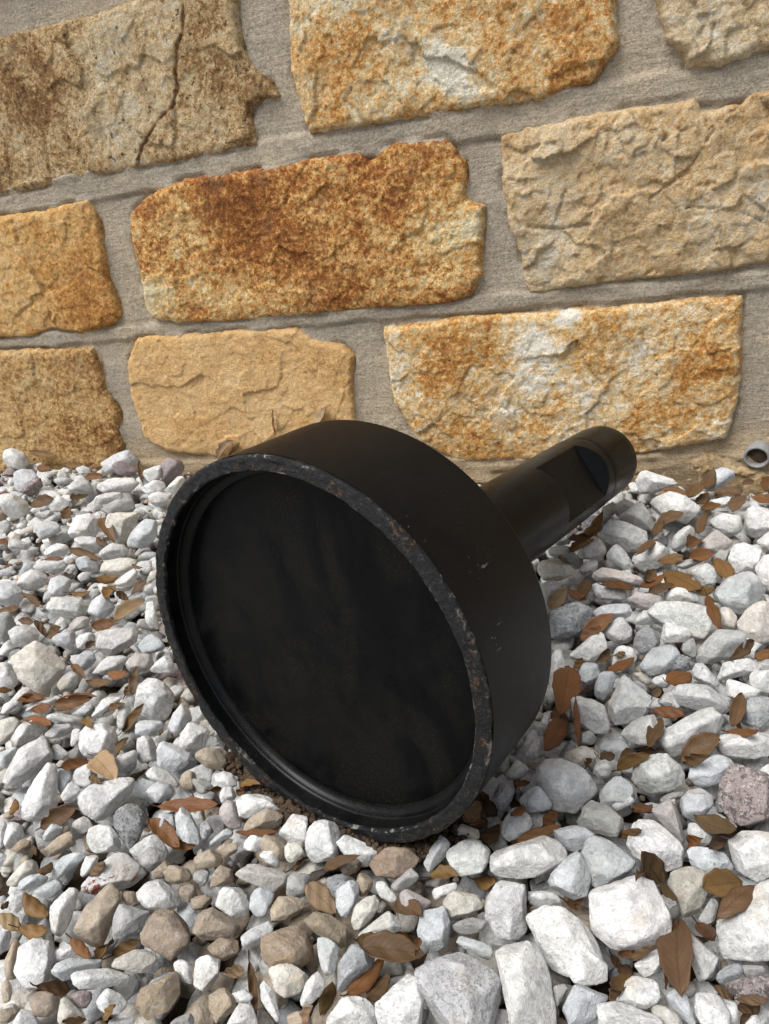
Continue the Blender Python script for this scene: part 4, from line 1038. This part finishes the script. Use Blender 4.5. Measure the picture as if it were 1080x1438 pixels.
occ = []      # footprints of the traced stones: x, y, radius, top
def build_stone(tone, poly):
    lo, hi = poly.min(0), poly.max(0); c = poly.mean(0) * .5 + (lo + hi) * .25
    ar = parea(poly); sz = math.sqrt(ar)
    depth0 = np.linalg.norm(on_ground(*c) - CAM); half = .5 * sz * depth0 / F_PX
    lift = min(.35 * half, .012)
    p0 = on_ground(c[0], c[1], lift)
    # keep clear of the wall and the cup
    w = CAM - p0; dep = np.linalg.norm(w); w /= dep
    u = np.cross([0, 0, 1.0], w); u /= np.linalg.norm(u); u = u if u @ M[0] > 0 else -u
    v = np.cross(w, u)
    pts = []
    for q in poly:
        d = ray(*q); t = ((p0 - CAM) @ w) / (d @ w); X = CAM + d * t - p0; pts.append((X @ u, X @ v))
    pts = np.array(pts); A = .5 * (np.dot(pts[:, 0], np.roll(pts[:, 1], -1)) - np.dot(pts[:, 1], np.roll(pts[:, 0], -1)))
    if A < 0: pts = pts[::-1]
    N, Hh = [], []
    mw = .5 * math.sqrt(abs(A)); th = mw * rng.uniform(.62, .92)
    for a, b in zip(pts, np.roll(pts, -1, 0)):
        e = b - a; l = np.linalg.norm(e)
        if l < 1e-6: continue
        n2 = np.array([e[1], -e[0]]) / l; h = max(a @ n2, .18 * mw)
        w0 = rng.uniform(-.25, .25) * th
        for sg, lo_, hi_ in ((1, 12, 52), (-1, 8, 40)):
            an = RAD(rng.uniform(lo_, hi_)); n = np.array([n2[0] * math.cos(an), n2[1] * math.cos(an), sg * math.sin(an)])
            N.append(n); Hh.append(max(h * math.cos(an) + sg * w0 * math.sin(an), .15 * mw))
    for sg in (1, 1, 1, -1, -1):
        az, tl = rng.uniform(0, 6.283), RAD(rng.uniform(4, 34))
        N.append(np.array([math.cos(az) * math.sin(tl), math.sin(az) * math.sin(tl), sg * math.cos(tl)])); Hh.append(th * rng.uniform(.8, 1.15))
    N = np.array(N); Hh = np.array(Hh)
    sub = 4 if sz > 34 else 3
    dirs, F = ICO[sub]; off = rng.uniform(-50, 50, 3)
    p = rng.uniform(24, 64)
    asp = np.array([np.ptp(pts[:, 0]), np.ptp(pts[:, 1]), 2 * th]); dd = dirs * asp; dd /= np.linalg.norm(dd, axis=1)[:, None]
    r = hull_radius(dd, N, Hh, p) * 2 ** (.75 / p)
    lim = .5 * np.linalg.norm(np.ptp(pts, axis=0)) * 1.15; r = np.minimum(r, lim)
    P = dd * r[:, None]
    # small broken facets that knock the corners off
    for _ in range(18):
        n = rng.normal(size=3); n /= np.linalg.norm(n); h = (P @ n).max() * rng.uniform(.73, .96)
        q_ = dd @ n; lim_ = np.where(q_ > .05, h / np.maximum(q_, .05), 1e9); r = np.minimum(r, lim_)
    P = dd * r[:, None]
    S = P / mw
    r2 = 1 + .040 * fbm(S * 1.1 + off, 3) + .012 * ridged(S * 2.3 + off + 7, 2) + .016 * fbm(S * 6 + off, 4)
    P = P * r2[:, None] * 1.12
    V = np.outer(P[:, 0], u) + np.outer(P[:, 1], v) + np.outer(P[:, 2], w)
    # push outward faces out of the wall
    over = p0[1] + V[:, 1].max() - (WALL_Y - .004)
    if over > 0: p0 = p0 - np.array([0, over, 0])
    # a stone leaning on the cup stays outside it
    for _ in range(12):
        s_, r_ = CUP_W(V + p0); hit = (s_ > -.001) & (s_ < L) & (r_ < R0 + .0005)
        s_, r_ = SH_W(V + p0); hit2 = (s_ >= 0) & (s_ < LS) & (r_ < rs + .0005)
        if not (hit.any() or hit2.any()): break
        # a stone in front of the rim slides out along the axis, one beside it slides radially
        k = hit | hit2; X = (V + p0)[k].mean(0) - CUP_C; cs = (p0 - CUP_C) @ AX
        if cs < .02: dvec = -AX * 1.0
        else:
            rad = (p0 - CUP_C) - AX * cs; rad[2] = 0; dvec = rad / (np.linalg.norm(rad) + 1e-9)
        dvec = dvec - np.array([0, 0, dvec[2]]); p0 = p0 + dvec * .0035
    me = fast_mesh('gravel_stone', V, F)
    o = obj('gravel_stone', me, MAT_RUSTY if tone == 's' else MAT_ROCK); o.location = p0
    col, spk, _ = TONE[tone]; k = rng.uniform(.84, 1.08); j = rng.uniform(-.01, .01, 3)
    o.color = (max(col[0] * k + j[0], .02), max(col[1] * k + j[1] * .6, .02), max(col[2] * k + j[2], .02), min(1, spk * rng.uniform(.5, 1.3)))
    occ.append((p0[0], p0[1], math.sqrt(abs(A)) * .5, p0[2]))
    return o, c, ar, np.sort(np.linalg.eigvalsh(np.cov(pts.T)))
built = []
for tone, poly in traced:
    o, c, ar, ev = build_stone(tone, poly)
    built.append((o, tone, c, ar, math.sqrt(ev[1] / max(ev[0], 1e-9)), len(poly)))

def region(x, y):
    if x < 275 and y < 1198:
        if y < 690: return 'by the wall left of the cup'
        if y < 780: return 'some way off the wall left of the cup'
        if y < 880: return 'beside the upper left rim of the cup'
        if y < 980: return 'beside the lower left rim of the cup'
        if y < 1080: return 'below left of the cup'
        return 'above the lower left corner'
    if x < 270: return 'in the lower left corner'
    if y > 1060 and x < 540: return 'just before the lower rim of the cup' if y < 1230 else 'at the bottom edge under the cup'
    if y > 1040 and x < 815: return 'before the lower right rim of the cup' if y < 1270 else 'at the bottom right of middle'
    if y < 720: return 'near the wall beyond the shank'
    if y < 800: return 'beside the shank'
    if y < 900: return 'right of the back edge of the cup'
    if y < 1000: return 'out to the right of the cup'
    if y < 1130: return 'right of the lower cup'
    if y < 1260: return 'above the lower right corner'
    return 'in the lower right corner'
ORD = ['', 'first', 'second', 'third', 'fourth', 'fifth', 'sixth', 'seventh', 'eighth', 'ninth', 'tenth', 'eleventh', 'twelfth']
def unique_labels(items, cat, grp):
    """items: (object, description, x, y)"""
    by = {}
    for it in items: by.setdefault((it[1], region(it[2], it[3])), []).append(it)
    for (desc, reg), L_ in by.items():
        L_.sort(key=lambda t: t[2])
        for k, it in enumerate(L_):
            lab = desc + ' ' + reg
            if len(L_) == 2: lab += (', left one', ', right one')[k]
            elif len(L_) > 2: lab += ', ' + ORD[k + 1] + ' from left'
            tag(it[0], lab, cat, grp)
items = []
for o, tone, c, ar, asp, n in built:
    size = 'large' if ar > 6500 else 'medium' if ar > 2200 else 'small'
    shape = 'long' if asp > 2.0 else 'oblong' if asp > 1.5 else 'wedge-shaped' if n <= 4 else 'rounded' if n >= 8 else 'angular' if n <= 5 else 'blocky'
    items.append((o, f'{size} {TONE[tone][2]} {shape} stone', c[0], c[1]))
unique_labels(items, 'stone', 'gravel stones lying on top')

# ------------------------------------------------------------------ gravel bed: the many smaller stones under and between
protos = []
for k in range(26):
    nn = rng.integers(9, 15); N = rng.normal(size=(nn, 3)); N /= np.linalg.norm(N, axis=1)[:, None]; Hh = rng.uniform(.62, 1.0, nn)
    N = np.concatenate([N, -N[:5] + rng.normal(size=(5, 3)) * .2]); N /= np.linalg.norm(N, axis=1)[:, None]; Hh = np.concatenate([Hh, rng.uniform(.6, .95, 5)])
    p = rng.uniform(18, 40); an = np.array([rng.uniform(.9, 1.35), rng.uniform(.75, 1.0), rng.uniform(.55, .85)]); off = rng.uniform(-40, 40, 3)
    pr = {}
    for sub in (1, 2, 3):
        d = ICO[sub][0]; r = np.minimum(hull_radius(d, N, Hh, p), 1.2); S = d * r[:, None]
        S = S * (1 + .07 * fbm(S * 1.4 + off, 3) + .04 * ridged(S * 3 + off, 2))[:, None]; pr[sub] = S * an
    protos.append(pr)
def rot(ax, ay, az):
    cx_, sx_, cy_, sy_, cz, sz = math.cos(ax), math.sin(ax), math.cos(ay), math.sin(ay), math.cos(az), math.sin(az)
    return np.array([[cz, -sz, 0], [sz, cz, 0], [0, 0, 1]]) @ np.array([[cy_, 0, sy_], [0, 1, 0], [-sy_, 0, cy_]]) @ np.array([[1, 0, 0], [0, cx_, -sx_], [0, sx_, cx_]])
occ = np.array(occ)
bedV, bedF, bedC = [], [], []; nv = 0
bx, by_ = -1.60, -0.32
cands = []
for layer, (sp_, zc, rmin, rmax) in enumerate(((.027, -.034, .012, .019), (.030, -.021, .008, .0155), (.020, -.021, .0022, .0058))):
    y = by_
    while y < WALL_Y - .004:
        x = bx
        while x < 0.95:
            cands.append((x + rng.uniform(-.5, .5) * sp_, y + rng.uniform(-.5, .5) * sp_, zc, rng.uniform(rmin, rmax), layer)); x += sp_
        y += sp_ * .87
cnt = 0
for x, y, zc, r, layer in cands:
    z = zc + float(ground_z(x, y)) + rng.uniform(-.004, .004)
    y = min(y, WALL_Y - .008 - r * .6)
    P0 = np.array([x, y, z]); px = project(P0)[0]
    inview = px[2] > .02 and -60 < px[0] < 1140 and -60 < px[1] < 1530
    if not inview:
        if layer == 2: continue
        if layer == 0 and rng.random() < .25: continue
        z += .010; P0[2] = z; r *= 1.12
    s_, q_ = CUP_W(P0[None]);
    if -.014 < s_[0] < L + .006 and q_[0] < R0 + r * .8: continue
    s_, q_ = SH_W(P0[None])
    if 0 <= s_[0] < LS and q_[0] < rs + r * .8: continue
    dd = np.hypot(occ[:, 0] - x, occ[:, 1] - y) / occ[:, 2]
    if inview and (dd.min() < (.55 if layer == 1 else .35 if layer == 0 else .75)): continue
    sub = (3 if px[2] < .75 else 2) if inview else 1
    if inview and layer == 0 and dd.min() < 1.0: sub = 2
    if layer == 2: sub = 1; z += rng.uniform(-.004, .003); P0[2] = z
    pr = protos[rng.integers(len(protos))][sub]
    A = rot(rng.uniform(-.5, .5), rng.uniform(-.5, .5), rng.uniform(0, 6.28)) * r
    V = pr @ A.T + P0
    bedV.append(V); bedF.append(ICO[sub][1] + nv); nv += len(V)
    # the brownish stones gather in a patch before the cup, as in the photograph
    brown = math.exp(-(((x + .24) / .13) ** 2 + ((y - .28) / .09) ** 2))
    u_ = rng.random()
    if rng.random() < .75 * brown: tone = 't' if u_ < .5 else 'n' if u_ < .75 else 'c'
    else: tone = 'w' if u_ < .55 else 'b' if u_ < .72 else 'g' if u_ < .84 else 'c' if u_ < .93 else 'd' if u_ < .96 else 'p' if u_ < .98 else 't'
    if layer == 2: tone = 't' if u_ < .35 else 'g' if u_ < .65 else 'n' if u_ < .85 else 'c'
    col, spk, _ = TONE[tone]; k = rng.uniform(.74, 1.04)
    bedC.append(np.tile([col[0] * k, col[1] * k, col[2] * k, spk * rng.uniform(.5, 1.2)], (len(V), 1))); cnt += 1
bed = obj('gravel', fast_mesh('gravel', np.concatenate(bedV), np.concatenate(bedF), attrs={'tone': ('FLOAT_COLOR', np.concatenate(bedC))}), MAT_BED)
tag(bed, 'bed of small white crushed stones filling in between the larger ones', 'gravel', kind='stuff')
print('bed stones', cnt, 'tris', sum(len(f) for f in bedF))

# ------------------------------------------------------------------ soil crumbs banked against the rim
cv, cf, nv = [], [], 0
d1, f1 = ICO[1]
path = [(330, 1066), (372, 1104), (398, 1122), (420, 1138), (446, 1150), (500, 1170), (545, 1184), (590, 1192), (640, 1172), (676, 1128)]
for k in range(1100):
    q = rng.uniform(0, len(path) - 1.001); m = int(q); a, b = np.array(path[m], float), np.array(path[m + 1], float); c = a + (b - a) * (q - m) + rng.normal(0, 1, 2) * [7, 5]
    big = k > 900
    P = on_ground(c[0], c[1] + 3, rng.uniform(-.006, .006) - (.006 if big else 0))
    rad = rng.uniform(.004, .008) if big else rng.uniform(.0009, .0030)
    s_, q_ = CUP_W(P[None])
    if s_[0] > -.002 and q_[0] < R0 + rad: P = P - AX * (s_[0] + .003 + rad)
    V = d1 * (1 + .35 * gnoise(d1 * 1.7 + k * 3.1))[:, None] * rad * np.array([1, 1, .8]) + P
    cv.append(V); cf.append(f1 + nv); nv += len(V)
soil = obj('soil', fast_mesh('soil', np.concatenate(cv), np.concatenate(cf)), MAT_SOIL)
tag(soil, 'brown crumbly soil banked against the lower rim of the cup', 'soil', kind='stuff')

# ------------------------------------------------------------------ fallen leaves
LT = {'r': (srgb(104, 70, 42), 'red-brown'), 'k': (srgb(92, 71, 49), 'brown'), 'o': (srgb(108, 82, 48), 'ochre'), 'y': (srgb(142, 118, 90), 'pale tan')}
dg = bpy.context.evaluated_depsgraph_get(); dg.update()
def top_hit(p):
    """height of whatever lies under a leaf point"""
    ok, loc, nrm, idx, ob, mw = sc.ray_cast(dg, Vector((p[0], p[1], .2)), Vector((0, 0, -1)))
    return loc.z if ok else 0.0
def cam_hit(px, py):
    d = ray(px, py); ok, loc, nrm, idx, ob, mw = sc.ray_cast(dg, Vector(CAM), Vector(d))
    return (np.array(loc), ob.name if ob else '') if ok else (None, '')
def leaf(x1, y1, x2, y2, wpx, tone, n):
    c = ((x1 + x2) / 2, (y1 + y2) / 2)
    ts = []
    for k in range(7):
        f = k / 6; q = (x1 + (x2 - x1) * f, y1 + (y2 - y1) * f)
        for off in ((0, 0), (0, wpx * .3), (0, -wpx * .3)):
            hc, nm = cam_hit(q[0] + off[0], q[1] + off[1]); g = on_ground(q[0], q[1], .008)
            t = np.linalg.norm(g - CAM)
            if hc is not None and ('gravel' in nm or nm in ('ground', 'soil')) and abs(np.linalg.norm(hc - CAM) - t) < .05: t = np.linalg.norm(hc - CAM)
            ts.append((f, t))
    ts = np.array(ts); b1 = np.polyfit(ts[:, 0], ts[:, 1], 1)[0]; ln_px = math.hypot(x2 - x1, y2 - y1)
    lat = ln_px * ts[:, 1].mean() / F_PX; mx = math.sqrt(max(.072 ** 2 - lat ** 2, (.25 * lat) ** 2)); b1 = max(-mx, min(mx, b1))
    # laid on the stones, sagging a little between them
    slack = np.quantile(ts[:, 1] - b1 * ts[:, 0], .12); t0, t1 = slack - .0035, slack + b1 - .0035
    P0, P1 = CAM + ray(x1, y1) * t0, CAM + ray(x2, y2) * t1
    for P in (P0, P1): P[1] = min(P[1], WALL_Y - .014)
    ax = P1 - P0; ln = np.linalg.norm(ax); ax /= ln; ctr = (P0 + P1) / 2
    vw = CAM - ctr; dep = np.linalg.norm(vw); vw /= dep
    nrm = vw * .55 + np.array([0, 0, 1]) * .55 + rng.normal(size=3) * .22; nrm -= ax * (nrm @ ax); nrm /= np.linalg.norm(nrm)
    side = np.cross(nrm, ax)
    vis = math.sqrt(max(1 - (side @ vw) ** 2, .15)); wd = wpx * dep / F_PX / vis * 1.18
    wd = min(wd, ln * .55, .032)
    nu, nvv = 15, 9
    curl = rng.uniform(.35, 1.3) * (1 if rng.random() < .6 else -1); bend = rng.uniform(-.22, .22); tw = rng.uniform(-.5, .5)
    ph = rng.uniform(0, 6.28); asym = rng.uniform(.38, .56); nib = rng.random(); nx_ = rng.uniform(.3, .75)
    V, A_ = [], []
    for i in range(nu):
        t = i / (nu - 1)
        wq = (max(math.sin(math.pi * t ** (math.log(.5) / math.log(asym))), 0)) ** .72
        if t < .06: wq = min(wq, .06)
        for j in range(nvv):
            q = j / (nvv - 1) * 2 - 1
            edge = 1 + .06 * math.sin(t * 23 + ph + q) * abs(q)
            if nib < .14 and q > 0: edge *= 1 - .45 * q * math.exp(-((t - nx_) / .07) ** 2)
            a = q * curl * .9 + tw * (t - .5)
            rr_ = .5 * wd * wq * edge
            cr = abs(curl) * .9 + 1e-3
            s_ = rr_ * math.sin(q * cr) / cr * 1.0; h = rr_ * (1 - math.cos(q * cr)) / cr * (1 if curl > 0 else -1)
            h += .10 * wd * wq * (abs(q) - .5) * .6
            s2_ = s_ * math.cos(tw * (t - .5)) - h * math.sin(tw * (t - .5)); h2 = s_ * math.sin(tw * (t - .5)) + h * math.cos(tw * (t - .5))
            h2 += bend * ln * (4 * t * (1 - t) - .6) * .5 + .0006 * math.sin(t * 17 + q * 4 + ph)
            V.append(ax * (t - .5) * ln + side * s2_ + nrm * h2); A_.append((t, abs(q), 0, 1))
    idx = np.arange(nu * nvv).reshape(nu, nvv)
    T = np.stack([idx[:-1, :-1].ravel(), idx[1:, :-1].ravel(), idx[1:, 1:].ravel(), idx[:-1, 1:].ravel()], 1)
    V = np.array(V)
    # thickness: a second skin just under the first, stitched along the margin
    V2 = V - nrm * .00035
    nn = len(V); T2 = T[:, ::-1] + nn
    bd = list(idx[0, :]) + list(idx[1:, -1]) + list(idx[-1, -2::-1]) + list(idx[-2:0:-1, 0])
    Q = [(bd[k], bd[(k + 1) % len(bd)], bd[(k + 1) % len(bd)] + nn, bd[k] + nn) for k in range(len(bd))]
    me = fast_mesh('blade', np.concatenate([V, V2]), np.concatenate([T, T2, np.array(Q)]), attrs={'blade': ('FLOAT_COLOR', np.array(A_ + A_))})
    o = obj('fallen_leaf', me, MAT_LEAF); o.location = ctr
    col = np.array(LT[tone][0]) * rng.uniform(.8, 1.2) * (1 + rng.uniform(-.04, .04, 3)); o.color = (*np.clip(col, 0, 1), 1)
    # a dry stalk on about half of them
    if rng.random() < .55 and wpx > 6:
        sv = []; ns = 5; L_s = rng.uniform(.004, .009); sd = rng.normal(size=3) * .25
        for k in range(6):
            c_ = -ax * (.5 * ln + L_s * (k / 5 - .15)) + (nrm * .4 + sd) * L_s * (k / 5) ** 2 + nrm * bend * ln * -.3
            for m in range(ns): an = m / ns * 6.2832; sv.append(c_ + (side * math.cos(an) + nrm * math.sin(an)) * .00045)
        i = np.arange(6 * ns).reshape(6, ns); jn = np.roll(i, -1, 1)
        st = obj('stalk', fast_mesh('stalk', np.array(sv), np.stack([i[:-1].ravel(), jn[:-1].ravel(), jn[1:].ravel(), i[1:].ravel()], 1), attrs={'blade': ('FLOAT_COLOR', np.tile([.5, 0, 0, 1], (6 * ns, 1)))}), MAT_LEAF, o)
        st.color = tuple(np.array(o.color) * [.45, .4, .35, 1])
    return o, c, ln / max(wd, 1e-4), wpx * math.hypot(x2 - x1, y2 - y1), abs(curl)
litems = []
for x0, y0, s, txt in LEAVES:
    for n, tk in enumerate(txt.split()):
        a = tk.split(','); v = [float(q) for q in a[:5]]
        o, c, asp, ar, cu = leaf(v[0] / s + x0, v[1] / s + y0, v[2] / s + x0, v[3] / s + y0, v[4] / s, a[5], n)
        size = 'large' if ar > 1300 else 'small' if ar < 420 else 'middling'
        sh_ = 'narrow' if asp > 3.2 else 'curled' if cu > .8 else 'broad'
        litems.append((o, f'{size} {sh_} {LT[a[5]][1]} leaf', c[0], c[1]))
unique_labels(litems, 'leaf', 'dead leaves scattered on the gravel')
print('stones', len(built), 'leaves', len(litems), 'tris', sum(len(o.data.polygons) for o in sc.objects if o.type == 'MESH'))
